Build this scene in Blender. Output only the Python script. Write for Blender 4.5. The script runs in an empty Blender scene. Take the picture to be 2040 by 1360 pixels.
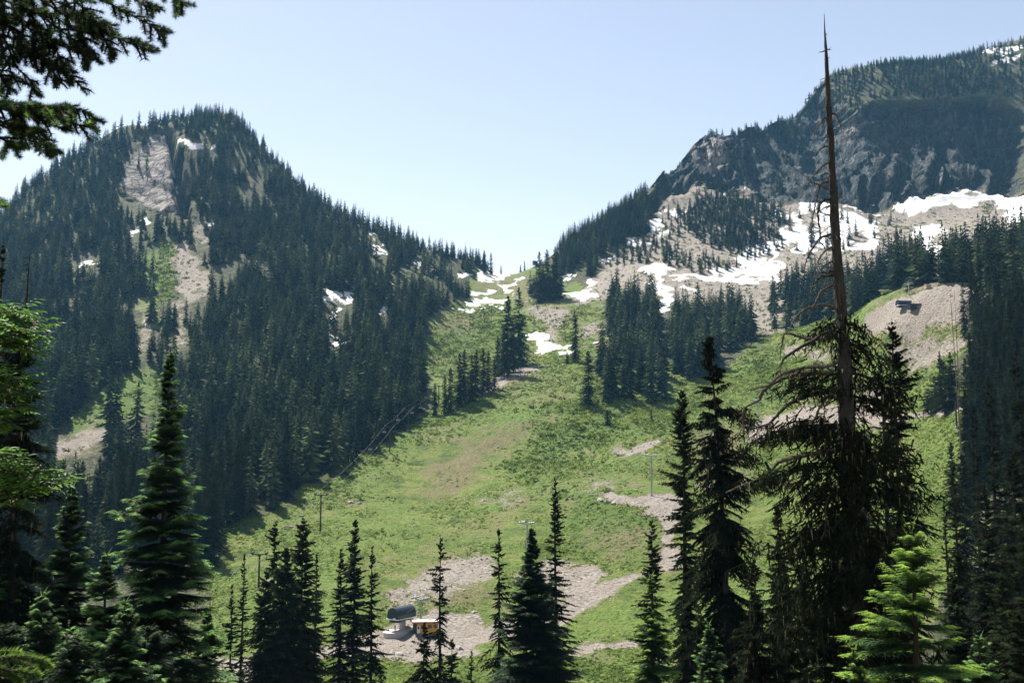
import bpy, math, random
import numpy as np
from mathutils import Vector, Matrix
random.seed(7)
RS = np.random.RandomState(11)
PI = math.pi
S = bpy.context.scene
COL = S.collection

# ------------------------------------------------------------------ camera
LENS = 35.0
F = LENS / 36.0 * 2040.0
PITCH = math.radians(6.32)
CP, SP = math.cos(PITCH), math.sin(PITCH)
cam_d = bpy.data.cameras.new('camera'); cam = bpy.data.objects.new('camera', cam_d); COL.objects.link(cam)
cam.location = (0, 0, 0); cam.rotation_euler = (PI / 2 + PITCH, 0, 0)
cam_d.lens = LENS; cam_d.sensor_width = 36; cam_d.clip_start = 0.1; cam_d.clip_end = 9000
S.camera = cam

def P(px, py, D):
    """world point seen at photo pixel (px,py), D metres ahead"""
    u = (px - 1020) / F; w = (680 - py) / F
    y = CP - w * SP; z = SP + w * CP
    return np.array([u / y * D, D, z / y * D])

def proj(x, y, z):
    d = y * CP + z * SP
    w = (-y * SP + z * CP) / d
    return 1020 + F * x / d, 680 - F * w

# ------------------------------------------------------------------ noise
def _hash(i, j, k, seed):
    h = (i * 374761393 + j * 668265263 + k * 2147483647 + seed * 1274126177) & 0xffffffff
    h = ((h ^ (h >> 13)) * 1274126177) & 0xffffffff
    h = (h ^ (h >> 16)) & 0xffffffff
    return h.astype(np.float64) / 4294967295.0 * 2 - 1

def vnoise(x, y, z=None, seed=0):
    x = np.asarray(x, float); y = np.asarray(y, float)
    z = np.zeros_like(x) if z is None else np.asarray(z, float)
    xi = np.floor(x).astype(np.int64); yi = np.floor(y).astype(np.int64); zi = np.floor(z).astype(np.int64)
    fx = x - xi; fy = y - yi; fz = z - zi
    fx = fx * fx * (3 - 2 * fx); fy = fy * fy * (3 - 2 * fy); fz = fz * fz * (3 - 2 * fz)
    r = 0
    for dx in (0, 1):
        for dy in (0, 1):
            for dz in (0, 1):
                wgt = (fx if dx else 1 - fx) * (fy if dy else 1 - fy) * (fz if dz else 1 - fz)
                r = r + wgt * _hash(xi + dx, yi + dy, zi + dz, seed)
    return r

def fbm(x, y, z=None, o=4, seed=0, gain=0.5):
    a = 1.0; s = 0; t = 0
    for k in range(o):
        s = s + a * vnoise(x * 2 ** k, y * 2 ** k, None if z is None else z * 2 ** k, seed + k * 17); t += a; a *= gain
    return s / t

# ------------------------------------------------------------------ terrain height from surveyed points
CPX = [
 # valley floor
 (500,1360,262),(800,1360,255),(1200,1340,258),(1500,1360,250),(800,1268,308),(700,1305,288),(900,1290,298),(1000,1285,302),
 (1200,1290,300),(1400,1290,300),(1000,1240,326),(640,1320,280),(450,1330,275),(760,1250,315),(1130,1215,335),
 # ski slope
 (900,1120,382),(760,1130,372),(638,1062,408),(500,1175,352),(430,1070,425),(515,1175,350),(960,1110,385),(1150,1150,365),
 (1300,985,445),(1200,1000,440),(1100,1000,450),(1000,980,478),(850,1000,475),(600,985,475),(700,930,530),(800,900,560),(950,900,560),(1100,900,555),(1300,880,545),
 (1330,1130,362),(1250,1160,352),(1230,1250,318),(780,1180,345),
 (850,820,640),(1000,820,620),(1000,760,690),(1150,725,720),(1080,735,725),(1230,790,640),(900,770,700),
 (1090,695,810),(1140,690,800),(1080,620,930),(1010,600,1010),(1050,575,1060),(1050,541,1140),(1090,540,1130),(1010,548,1150),(960,605,1030),(1180,590,960),(1130,600,960),(1220,680,800),(1180,640,880),
 (860,650,870),(900,620,960),(930,700,830),(860,720,790),(960,660,890),
 (945,570,1080),
 # left mountain lower
 (0,1200,300),(0,1080,410),(100,1130,375),(0,950,520),(100,900,560),(200,870,570),(300,1020,470),(200,1000,490),(280,850,590),(140,840,600),(250,750,680),(320,760,690),(430,950,510),(560,940,520),(420,1040,440),(560,800,650),(700,850,620),(840,740,760),
 (0,700,720),(0,560,900),(120,600,850),(120,450,1030),(250,600,850),(400,600,850),(400,700,740),(300,680,770),(350,500,960),(350,432,1050),(240,430,1060),(200,500,980),
 (560,600,850),(500,700,740),(700,700,740),(640,500,980),(800,600,900),(860,560,1000),(930,560,1090),(740,520,1020),(560,450,1040),(450,480,980),
 # slab and gully wall
 (230,380,1110),(290,380,1125),(345,400,1085),(285,290,1210),(330,290,1205),(352,380,1062),(352,300,1140),(365,270,1185),(370,400,1040),(420,380,1070),(400,330,1120),
 # left ridge line
 (-120,540,1060),(0,448,1110),(40,392,1150),(90,355,1170),(130,328,1190),(190,285,1215),(250,248,1245),(290,250,1255),(330,246,1258),(365,240,1265),(400,236,1270),(440,238,1270),(475,244,1260),(515,290,1235),(560,340,1210),(600,380,1190),
 (640,412,1170),(700,446,1160),(760,470,1160),(830,492,1165),(900,512,1170),(950,532,1170),(1000,545,1172),
 # right mountain lower
 (1330,740,730),(1300,800,640),(1430,740,700),(1500,690,740),(1500,850,555),(1480,900,520),(1420,960,465),(1600,830,550),(1700,820,535),
 (1600,700,690),(1700,760,590),(1800,720,540),(1850,620,545),(1770,640,560),(1720,630,600),(1900,565,620),(1850,578,615),(1950,620,520),
 (1550,660,780),(1640,640,740),(1740,590,680),(1790,573,680),(1840,560,680),
 (1600,1000,420),(1750,960,400),(1850,850,430),(1850,1000,350),(1600,1200,320),(1750,1150,310),
 (2040,700,390),(2040,560,560),(2040,900,300),(2040,1100,210),(2040,1340,140),(1950,780,420),(1940,1100,270),
 # right mid: scree, snow
 (1200,560,1050),(1150,570,1050),(1250,600,940),(1330,620,880),(1300,690,790),(1400,640,860),(1480,620,880),(1330,550,1000),(1440,545,1010),(1540,552,1000),(1600,560,960),(1680,545,960),(1400,520,1050),(1250,530,1060),
 (1300,480,1130),(1500,500,1080),(1400,440,1170),(1600,460,1110),(1700,450,1120),(1860,500,980),(1750,500,1020),(1950,470,1000),(2040,470,980),
 (1340,420,1210),(1400,372,1245),(1460,398,1225),(1530,405,1210),(1600,400,1215),(1700,402,1230),(1770,418,1225),(1810,400,1225),(1880,385,1245),(1920,374,1250),(1980,385,1240),(2040,380,1240),
 # right cliffs tops
 (1300,385,1242),(1335,322,1285),(1390,272,1330),(1425,250,1352),(1400,350,1268),(1440,330,1285),(1480,310,1310),(1560,330,1310),(1620,330,1330),(1560,232,1430),(1500,240,1400),(1620,260,1400),
 (1700,330,1268),(1760,300,1290),(1850,290,1295),(1920,320,1275),(1950,300,1290),(1700,240,1345),(1800,215,1370),(1900,225,1370),(1960,220,1400),(2040,250,1400),(1980,330,1300),(2040,320,1310),
 (1640,160,1500),(1665,155,1510),(1700,147,1520),(1760,135,1530),(1850,127,1545),(1930,112,1570),(1985,98,1590),(2040,88,1600),(2160,60,1620),
 (1100,530,1140),(1110,505,1150),(1150,478,1180),(1200,448,1210),(1250,415,1228),
]
pts = [P(*c) for c in CPX]
# behind each ridge the ground falls away
for c in CPX:
    ridge = (c[1] < 550 and c[2] >= 1140 and c[0] < 1120 and c[0] > 930) or c in CPX[CPX.index((-120,540,1060)):CPX.index((1000,545,1172))+1] \
        or c in [(1300,385,1242),(1335,322,1285),(1390,272,1330),(1425,250,1352),(1500,240,1400),(1560,232,1430)] \
        or c in CPX[CPX.index((1640,160,1500)):]
    if ridge:
        p = P(*c); k = 1 + 130.0 / c[2]
        pts.append(np.array([p[0] * k, p[1] * k, p[2] - 75]))
        k = 1 + 700.0 / c[2]
        pts.append(np.array([p[0] * k, p[1] * k, min(p[2] - 330, 60)]))
# the near hillside below the camera
for x, y in ((0,2),(-12,2),(12,2),(0,25),(-25,25),(25,25),(0,60),(-50,60),(50,60),(0,110),(-80,110),(80,100),(0,160),(-90,165),(70,160),(0,205),(90,205),(-110,215)):
    pts.append(np.array([x, y, -1.9 - 0.272 * y + (1.0 if y == 2 else 0)]))
# beyond the sides of the picture
for x, y, z in ((-330,300,-20),(-650,700,90),(-900,1200,160),(-700,450,40),(-1300,1700,60),(330,250,60),(520,450,170),(800,900,330),(1200,1300,600),(1400,1900,300),(0,2700,-20),(-1200,2700,-20),(1300,2700,-20)):
    pts.append(np.array([x, y, z], float))
pts = np.array(pts)
Cc = 22.0
_xy = pts[:, :2]; N = len(pts)
_d = np.sqrt(((_xy[:, None] - _xy[None]) ** 2).sum(-1) + Cc ** 2)
_A = np.zeros((N + 3, N + 3)); _A[:N, :N] = _d - np.eye(N) * 1.5
_A[:N, N] = 1; _A[:N, N + 1:] = _xy / 1000; _A[N, :N] = 1; _A[N + 1:, :N] = _xy.T / 1000
_w = np.linalg.solve(_A, np.concatenate([pts[:, 2], np.zeros(3)]))

def base_h(x, y):
    x = np.asarray(x, float); y = np.asarray(y, float); sh = x.shape
    x = x.ravel(); y = y.ravel(); out = np.empty(len(x))
    for s in range(0, len(x), 20000):
        e = min(len(x), s + 20000)
        d = np.sqrt((x[s:e, None] - _xy[None, :, 0]) ** 2 + (y[s:e, None] - _xy[None, :, 1]) ** 2 + Cc ** 2)
        out[s:e] = d @ _w[:N] + _w[N] + _w[N + 1] * x[s:e] / 1000 + _w[N + 2] * y[s:e] / 1000
    return out.reshape(sh)

# ------------------------------------------------------------------ what grows or lies where (outlines on the hillsides)
SNOW = [
 [(944,536),(972,541),(1030,541),(1005,552),(985,562),(960,559),(943,550)],[(983,566),(1010,566),(1033,551),(1025,568),(1012,590),(1000,578)],
 [(944,580),(965,580),(975,573),(986,578),(975,588),(944,590)],[(935,596),(1010,598),(1008,606),(935,606)],[(998,612),(1006,615),(1005,624),(999,620)],
 [(1060,664),(1078,662),(1100,682),(1118,689),(1135,688),(1134,698),(1110,700),(1088,706),(1075,703),(1068,690),(1060,678)],
 [(1120,578),(1150,584),(1160,577),(1178,573),(1170,590),(1155,599),(1135,592)],[(1122,543),(1140,548),(1142,556),(1126,558)],[(1166,556),(1178,558),(1195,565),(1180,570)],
 [(1182,680),(1200,674),(1201,682),(1184,683)],[(905,614),(925,616),(950,614),(948,620),(915,621)],
 [(1193,514),(1207,516),(1225,510),(1240,505),(1236,512),(1212,524),(1205,528),(1195,525)],[(1255,476),(1275,474),(1280,480),(1300,478),(1290,486),(1258,490)],
 [(1295,435),(1305,432),(1318,440),(1322,448),(1300,462),(1293,468)],[(1300,470),(1325,455),(1330,460),(1310,472)],[(1322,414),(1336,414),(1345,428),(1370,408),(1375,412),(1345,434),(1335,432)],
 [(1430,398),(1450,395),(1462,404),(1455,412),(1440,410)],[(1440,382),(1460,376),(1475,380),(1470,388),(1445,392)],[(1443,368),(1455,370),(1450,376),(1444,374)],[(1490,362),(1508,360),(1500,366),(1490,367)],
 [(1275,535),(1300,528),(1335,526),(1335,540),(1318,545),(1328,560),(1342,575),(1340,590),(1336,620),(1330,630),(1318,610),(1315,592),(1322,580),(1310,560),(1290,545)],
 [(1355,572),(1370,562),(1382,566),(1376,584),(1362,582)],[(1312,632),(1322,630),(1320,660),(1313,690),(1308,660)],[(1290,565),(1300,562),(1310,572),(1300,576)],
 [(1345,549),(1380,548),(1480,552),(1520,556),(1555,555),(1555,563),(1490,562),(1485,567),(1478,562),(1350,556)],[(1410,538),(1440,532),(1480,528),(1520,540),(1515,548),(1440,547),(1418,545)],
 [(1468,512),(1475,485),(1490,476),(1500,495),(1530,478),(1562,482),(1560,540),(1556,554),(1520,550),(1500,532),(1480,524)],
 [(1531,408),(1545,412),(1556,430),(1572,420),(1580,432),(1590,420),(1600,402),(1608,394),(1618,398),(1622,408),(1632,400),(1650,400),(1665,410),(1690,425),(1712,425),(1745,440),(1748,480),(1735,500),(1700,500),(1660,500),(1610,500),(1585,510),(1580,490),(1560,480),(1552,450),(1540,425)],
 [(1672,396),(1690,398),(1710,405),(1740,418),(1767,421),(1770,427),(1740,427),(1718,420),(1690,413)],
 [(1800,407),(1805,395),(1812,385),(1840,390),(1867,380),(1885,385),(1905,378),(1918,371),(1930,376),(1945,368),(1965,374),(1985,384),(2020,385),(2050,380),(2050,450),(2010,440),(1998,432),(1998,415),(1985,405),(1960,400),(1940,412),(1925,415),(1905,405),(1880,411),(1850,415),(1825,425),(1810,430),(1797,418)],
 [(1817,455),(1835,450),(1850,443),(1860,450),(1885,455),(1870,465),(1852,464),(1856,480),(1872,495),(1862,512),(1845,518),(1838,505),(1830,480)],
 [(1945,103),(1965,97),(2000,92),(2035,90),(2042,98),(2000,112),(1975,108)],[(1968,127),(2000,118),(2032,110),(2028,120),(1985,131)],
 [(363,274),(380,278),(400,285),(402,296),(380,294),(366,285)],[(412,288),(430,287),(430,296),(415,300)],[(385,438),(410,439),(424,446),(415,449),(395,447)],[(261,456),(276,457),(273,471),(263,468)],[(292,438),(304,440),(300,450),(292,447)],
 [(155,520),(175,510),(182,525),(160,531)],[(182,518),(199,516),(192,529)],[(224,492),(234,491),(230,499)],[(640,573),(650,570),(668,585),(670,602),(650,594)],[(676,590),(690,578),(702,590),(695,604),(680,601)],[(662,613),(674,611),(673,628),(664,638)],
 [(755,613),(771,612),(773,626),(762,633)],[(740,488),(760,488),(770,502),(745,508)],[(735,465),(745,466),(750,474),(738,472)],[(752,498),(764,496),(768,508),(756,512)],[(845,538),(868,541),(862,549)],[(818,520),(835,518),(838,528),(822,530)],[(655,668),(672,670),(684,678),(668,684),(660,690)],[(650,500),(658,498),(656,505)],
 [(600,470),(610,472),(606,477)],[(286,638),(292,640),(291,662),(286,655)],[(777,566),(785,560),(786,572)],[(905,545),(925,540),(935,548),(915,556)],
 [(880,838),(881,836),(882,838)],
]
SCREE = [
 [(350,488),(365,483),(385,505),(405,540),(418,575),(400,592),(388,602),(372,612),(360,570),(348,540)],[(355,600),(372,605),(370,640),(364,705),(354,695)],
 [(386,445),(412,448),(414,482),(400,497),(388,480)],[(100,888),(150,862),(185,845),(222,856),(205,880),(150,915),(110,910)],[(286,600),(294,640),(286,705),(279,695)],
 [(1035,603),(1075,612),(1130,618),(1147,625),(1120,645),(1112,670),(1100,685),(1085,665),(1078,640),(1058,625)],
 [(1180,565),(1220,520),(1300,470),(1320,410),(1380,363),(1410,366),(1440,390),(1500,360),(1530,400),(1600,400),(1700,400),(1780,418),(1850,400),(1920,370),(2050,380),(2050,470),(1880,555),(1760,575),(1560,560),(1575,600),(1545,665),(1500,655),(1480,600),(1340,600),(1240,570),(1200,600),(1150,612),(1130,600)],
 [(1715,628),(1760,602),(1800,586),(1850,573),(1905,557),(1965,578),(1965,640),(1900,650),(1860,665),(1825,690),(1780,672),(1720,658)],
 [(1820,690),(1880,672),(1915,665),(1905,690),(1850,712),(1835,740),(1800,735),(1790,700)],
 [(1485,848),(1540,825),(1600,810),(1650,806),(1700,815),(1735,768),(1765,775),(1760,800),(1800,815),(1795,832),(1720,845),(1640,840),(1580,850),(1530,872),(1485,868)],
 [(1190,985),(1260,992),(1290,981),(1345,983),(1345,1020),(1345,1050),(1342,1110),(1332,1135),(1280,1153),(1230,1178),(1180,1203),(1140,1228),(1118,1222),(1120,1205),(1150,1183),(1200,1165),(1260,1150),(1303,1125),(1315,1090),(1320,1060),(1305,1035),(1290,1010),(1240,1005),(1205,1002)],
 [(1175,972),(1210,963),(1228,975),(1200,985)],[(1245,882),(1290,872),(1322,873),(1300,889),(1250,903),(1232,897)],[(1170,900),(1175,898),(1176,902)],
 [(770,1200),(800,1172),(830,1150),(880,1115),(930,1098),(960,1112),(985,1122),(1000,1135),(975,1170),(900,1195),(850,1205),(800,1203)],
 [(1050,1125),(1130,1120),(1180,1137),(1208,1143),(1180,1178),(1130,1195),(1050,1175)],
 [(690,1262),(780,1238),(860,1213),(960,1222),(978,1272),(900,1304),(800,1314),(700,1314),(640,1300)],[(420,1310),(520,1298),(510,1360),(420,1370)],[(1130,1285),(1260,1283),(1260,1294),(1130,1296)],
 [(1400,970),(1450,940),(1480,955),(1440,990)],[(965,995),(1010,985),(1040,982),(1035,990),(985,1001)],[(770,1090),(772,1088),(774,1090)],
 [(1560,690),(1610,692),(1660,700),(1660,712),(1600,705),(1555,700)],[(1150,655),(1200,640),(1215,650),(1200,668),(1160,672)],[(848,880),(880,862),(885,868),(855,888)],
]
ROCK = [
 [(276,272),(300,268),(325,268),(335,330),(345,380),(352,415),(320,425),(290,415),(270,400),(238,385),(225,360),(240,340),(250,310),(270,300)],
 [(325,265),(342,262),(352,290),(364,330),(376,380),(380,420),(365,430),(352,415),(342,370),(335,330)],
 [(1296,385),(1330,320),(1385,275),(1420,245),(1560,235),(1640,170),(1700,225),(1760,205),(1870,205),(1960,200),(2050,240),(2050,382),(1985,386),(1945,368),(1900,380),(1840,392),(1810,388),(1795,415),(1740,420),(1690,402),(1600,398),(1540,412),(1500,390),(1440,385),(1400,365),(1340,392),(1310,420),(1295,420)],
]
SNOWOUT = [[(1593,428),(1622,418),(1630,452),(1604,462)],[(1618,458),(1642,452),(1645,466),(1622,468)],[(1556,500),(1580,495),(1590,515),(1560,520)],[(1690,470),(1712,455),(1722,478),(1700,492)],[(1645,480),(1665,472),(1660,490)],[(1856,388),(1872,386),(1872,394),(1858,396)],[(1925,382),(1955,380),(1956,390),(1928,392)],[(1490,500),(1500,496),(1505,515),(1492,520)],[(1520,510),(1535,500),(1545,520),(1528,530)],[(1560,440),(1575,432),(1580,455),(1566,462)]]
ROADS = [
 [(1205,985),(1260,992),(1290,981),(1345,983),(1345,1020),(1345,1055),(1342,1110),(1332,1137),(1280,1155),(1230,1180),(1180,1205),(1140,1230),(1110,1240),(1108,1222),(1150,1183),(1200,1165),(1260,1150),(1303,1125),(1315,1090),(1320,1060),(1305,1035),(1290,1012),(1240,1007),(1205,1002)],
 [(1170,1200),(1205,1150),(1180,1130),(1140,1150),(1130,1200)],
 [(690,1262),(780,1240),(860,1216),(960,1222),(980,1272),(900,1302),(800,1314),(700,1314),(640,1300)],[(960,1250),(1040,1235),(1130,1222),(1130,1240),(1060,1262),(970,1275)],[(1130,1286),(1262,1284),(1262,1294),(1130,1295)],[(420,1312),(700,1290),(700,1310),(520,1330),(420,1350)],
 [(1240,890),(1290,874),(1320,873),(1300,886),(1250,902)],[(1485,850),(1540,830),(1600,816),(1650,812),(1700,820),(1735,772),(1765,778),(1755,830),(1720,845),(1640,840),(1580,850),(1530,870),(1485,866)],
 [(1718,628),(1760,604),(1800,588),(1850,576),(1905,560),(1965,580),(1965,630),(1900,638),(1860,650),(1800,652),(1760,640),(1722,645)],[(1740,830),(1960,800),(1960,815),(1800,835),(1740,845)],[(1860,700),(1930,670),(1930,682),(1850,725),(1800,745),(1800,735)],
 [(950,770),(1050,728),(1115,722),(1060,742),(960,790)],
]
PALE = [[(276,272),(300,266),(325,268),(335,330),(345,380),(350,412),(320,425),(290,415),(262,398),(238,382),(232,360),(245,335),(252,310),(270,300)],[(1392,280),(1420,252),(1450,250),(1462,290),(1450,320),(1420,330),(1400,315)],[(350,290),(365,300),(375,350),(365,375),(355,330)],[(1700,230),(1720,225),(1730,245),(1705,250)],[(1740,170),(1765,165),(1770,200),(1750,205)]]
MEADOW = [
 [(850,640),(905,603),(945,600),(1010,610),(1040,605),(1150,560),(1200,600),(1215,640),(1200,700),(1330,720),(1420,755),(1480,700),(1560,655),(1650,635),(1750,580),(1900,560),(1960,640),(1900,720),(1960,900),(1960,1060),(1850,1200),(1700,1400),(400,1400),(395,1100),(430,1062),(500,1030),(560,1000),(640,950),(700,920),(830,835),(860,800),(840,730)],
 [(940,535),(1110,530),(1130,600),(1000,620),(940,610)],
 [(135,850),(180,800),(230,760),(280,735),(320,745),(330,800),(290,835),(200,845),(150,870)],[(300,500),(345,480),(350,560),(340,600),(310,590),(290,560)],[(270,590),(330,590),(320,650),(280,660)],
]
BROWN = [
 [(830,935),(900,880),(1000,850),(1075,818),(1100,840),(1040,882),(960,940),(900,1000),(850,985)],[(1045,795),(1085,765),(1125,745),(1110,790),(1060,810)],[(640,1010),(700,985),(720,1000),(670,1020)],
 [(855,612),(930,603),(980,612),(940,645),(870,632)],[(945,540),(1050,535),(1110,560),(1130,600),(1180,610),(1100,618),(1010,600),(945,606)],[(1045,680),(1065,670),(1068,700),(1050,700)],[(1150,680),(1240,660),(1250,700),(1160,720)],
 [(1160,1040),(1300,1020),(1310,1080),(1200,1120),(1150,1090)],[(820,1180),(1000,1170),(980,1225),(860,1215)],[(990,740),(1060,720),(1120,740),(1030,790),(950,800)],
 [(1350,850),(1480,830),(1480,960),(1400,960)],[(1800,430),(1830,415),(1880,412),(1900,440),(1860,450),(1810,445)],[(1590,430),(1620,425),(1625,450),(1600,455)],[(1940,410),(1990,410),(1990,430),(1950,435)],
 [(850,620),(940,610),(960,660),(900,690),(850,670)],[(1700,940),(1800,860),(1850,900),(1780,960)],
]
SHRUB = [
 [(1080,850),(1100,810),(1170,790),(1330,810),(1350,840),(1250,860),(1180,900),(1060,960),(1020,940),(1090,880)],[(640,950),(700,915),(830,850),(980,775),(1000,790),(880,850),(780,900),(700,965),(640,1000)],
 [(950,650),(1010,640),(1010,690),(950,700)],[(1050,1090),(1120,1060),(1150,1100),(1080,1130)],[(1150,980),(1200,1010),(1300,1015),(1290,1040),(1200,1050),(1100,1090),(1130,1020)],[(1150,1300),(1260,1300),(1260,1400),(1150,1400)],
 [(1480,720),(1620,720),(1700,740),(1600,790),(1500,800)],[(1830,1000),(1900,950),(1930,1050),(1860,1150)],[(620,1330),(900,1320),(990,1330),(990,1400),(620,1400)],[(860,660),(930,655),(940,700),(870,710)],
 [(1150,790),(1350,790),(1360,850),(1150,850)],[(135,850),(180,800),(230,760),(280,735),(320,745),(330,800),(290,835),(200,845),(150,870)],[(300,500),(345,480),(350,560),(340,600),(310,590),(290,560)],
]

def sdist(px, py, poly):
    """signed distance in photo pixels, positive inside"""
    n = len(poly); ins = np.zeros(px.shape, bool); d2 = np.full(px.shape, 1e12)
    for i in range(n):
        x1, y1 = poly[i]; x2, y2 = poly[(i + 1) % n]
        c = ((y1 > py) != (y2 > py))
        if y1 != y2:
            ins ^= c & (px < (x2 - x1) * (py - y1) / (y2 - y1) + x1)
        L2 = (x2 - x1) ** 2 + (y2 - y1) ** 2 + 1e-9
        t = np.clip(((px - x1) * (x2 - x1) + (py - y1) * (y2 - y1)) / L2, 0, 1)
        d2 = np.minimum(d2, (px - x1 - t * (x2 - x1)) ** 2 + (py - y1 - t * (y2 - y1)) ** 2)
    return np.where(ins, 1, -1) * np.sqrt(d2)

def cover(px, py, polys, soft):
    m = np.zeros(px.shape)
    for poly in polys:
        xs = [p[0] for p in poly]; ys = [p[1] for p in poly]
        q = (px > min(xs) - soft) & (px < max(xs) + soft) & (py > min(ys) - soft) & (py < max(ys) + soft)
        if not q.any(): continue
        sd = sdist(px[q], py[q], poly)
        m[q] = np.maximum(m[q], np.clip(0.5 + sd / (2 * soft), 0, 1))
    return m

# ------------------------------------------------------------------ the ground sheet
AZ = np.radians(np.linspace(-37, 37, 880))
RAD = np.concatenate([np.geomspace(1.2, 240, 80)[:-1], np.arange(240, 1640, 3.0), np.geomspace(1640, 3000, 24)])
TA = np.tan(AZ)
GY = np.repeat(RAD[:, None], len(AZ), 1); GX = GY * TA[None]
GZ = base_h(GX, GY)
NR, NA = GX.shape

def classes(px, py, vis, px0, py0):
    m = {}
    m['snow'] = cover(px, py, SNOW, 4.0) * vis
    m['snow'] *= 1 - cover(px, py, SNOWOUT, 7.0)
    m['road'] = cover((px + px0 * 2) / 3, (py + py0 * 2) / 3, ROADS, 4.0) * vis
    m['scree'] = np.maximum(cover(px, py, SCREE, 12.0) * vis * np.where(GY.ravel() < 620, 0.74, 0.9), m['road'])
    m['rock'] = cover(px, py, ROCK, 7.0)
    m['pale'] = cover(px, py, PALE, 10.0) * vis
    m['meadow'] = cover(px, py, MEADOW, 8.0)
    m['brown'] = cover(px, py, BROWN, 28.0) * vis
    m['shrub'] = cover(px, py, SHRUB, 38.0) * vis
    return m
_px, _py = proj(GX, GY, GZ)
_el = GZ / GY
_cm = np.maximum.accumulate(_el, 0)
VIS = np.clip(1 - (_cm - _el) * F / 6.0, 0, 1)
# outlines fray over a few metres
_k = F / np.maximum(GY, 120)
_wx = (fbm(GX / 14, GY / 14, o=4, seed=61, gain=0.6) * 16) * _k
_wy = (fbm(GX / 14, GY / 14, o=4, seed=71, gain=0.6) * 6) * _k
CL = classes((_px + np.clip(_wx, -24, 24)).ravel(), (_py + np.clip(_wy, -9, 9)).ravel(), VIS.ravel(), _px.ravel(), _py.ravel())
for k in CL: CL[k] = CL[k].reshape(NR, NA)
# worn brownish streaks running down the slope line
_s = GX * 0.48 + GY * 0.88; _t = GX * 0.88 - GY * 0.48
_b = np.clip((fbm(_s / 110, _t / 15, o=4, seed=121, gain=0.6) - 0.12) * 2.6, 0, 0.6) * (CL['meadow'] > 0.5) * VIS * (GY > 360)
CL['brown'] = np.maximum(CL['brown'], _b)
# relief
rk = CL['rock']; fr = np.clip((GY - 30) / 120, 0.15, 1)
GZ = GZ + fr * (fbm(GX / 45, GY / 45, o=4, seed=3) * 3.2 * (1 - rk) * (1 - 0.6 * CL['snow']) + fbm(GX / 5, GY / 5, o=3, seed=9) * 1.15 * (1 - CL['snow']) * (1 - rk))
rib = 1 - np.abs(fbm(GX / 34 + GZ * 0.004, GZ / 150, GY / 200, o=5, seed=21, gain=0.55)) * 2
rib2 = fbm(GX / 11, GZ / 26, GY / 60, o=4, seed=31, gain=0.6)
led = fbm(GX / 60 + GZ / 45, GZ / 9 + GX / 60, o=3, seed=41)
_slab = cover(_px, _py, [PALE[0]], 6.0)
crk = np.abs(fbm(GX / 16 + GZ / 40, GZ / 34, GY / 60, o=4, seed=81, gain=0.6)); crk = np.clip(crk / 0.16, 0, 1)
_cleft = cover(_px, _py, [[(329,258),(343,258),(362,330),(374,400),(378,432),(358,432),(349,400),(339,330)]], 4.0)
GZ = GZ - _cleft * 26
_tt = GZ / 44 + fbm(GX / 62, GY / 200, o=4, seed=131, gain=0.6) * 3.6; _ff = _tt - np.floor(_tt); _sf = np.clip((_ff - 0.80) / 0.20, 0, 1); _sf = _sf * _sf * (3 - 2 * _sf)
_far = np.clip((GX - 150) / 60, 0, 1) * (1 - _slab)
butt = 1 - np.abs(fbm(GX / 75, GY / 260, GZ / 400, o=3, seed=141)) * 2.4
_step = rk * _far * (30 * (_sf - _ff) * np.clip(0.75 + 1.2 * vnoise(GX / 50, GZ / 60, None, 151), 0.15, 1.1) + 22 + (1 - butt) * 28)
GYd = GY + _step + rk * (1 - 0.8 * _slab) * ((1 - rib) * 13 + (1 - rib2) * 7 + (1 - led) * 4 + (1 - crk) * 6) - _slab * (fbm((GX * 0.9 - GZ * 0.42) / 38, (GZ * 0.9 + GX * 0.42) / 9, GY / 90, o=5, seed=91, gain=0.62) * 5)
GXd = GX + rk * rib2 * 3
GZ = GZ + rk * fbm(GX / 14, GY / 14, GZ / 14, o=4, seed=51) * 3.0 * (1 - 0.6 * _slab)

def ground_z(x, y):
    """height of the finished ground by bilinear lookup"""
    x = np.asarray(x, float); y = np.asarray(y, float)
    ri = np.clip(np.interp(y, RAD, np.arange(NR)), 0, NR - 1.001); ai = np.clip(np.interp(x / y, TA, np.arange(NA)), 0, NA - 1.001)
    r0 = ri.astype(int); a0 = ai.astype(int); fr_ = ri - r0; fa = ai - a0
    return (GZ[r0, a0] * (1 - fr_) * (1 - fa) + GZ[r0 + 1, a0] * fr_ * (1 - fa) + GZ[r0, a0 + 1] * (1 - fr_) * fa + GZ[r0 + 1, a0 + 1] * fr_ * fa)

def ground_px(px, py, dmin=60):
    """where the line of sight through a photo pixel meets the ground"""
    d = RAD[RAD > dmin]; q = P(px, py, 1.0)
    z = ground_z(q[0] * d, d); h = z - q[2] * d
    k = np.nonzero(h > 0)[0]
    if len(k) == 0: k = np.array([int(np.argmax(z / d))])
    i = k[0]
    if i > 0 and h[i] > 0:
        t = -h[i - 1] / (h[i] - h[i - 1]); D = d[i - 1] + t * (d[i] - d[i - 1])
    else: D = d[i]
    x = q[0] * D
    return Vector((x, D, float(ground_z(x, D))))

def V3(x): return Vector((float(x[0]), float(x[1]), float(x[2])))
# ------------------------------------------------------------------ materials
def new_mat(name):
    m = bpy.data.materials.new(name); m.use_nodes = True; m.node_tree.nodes.clear(); return m, m.node_tree

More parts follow.
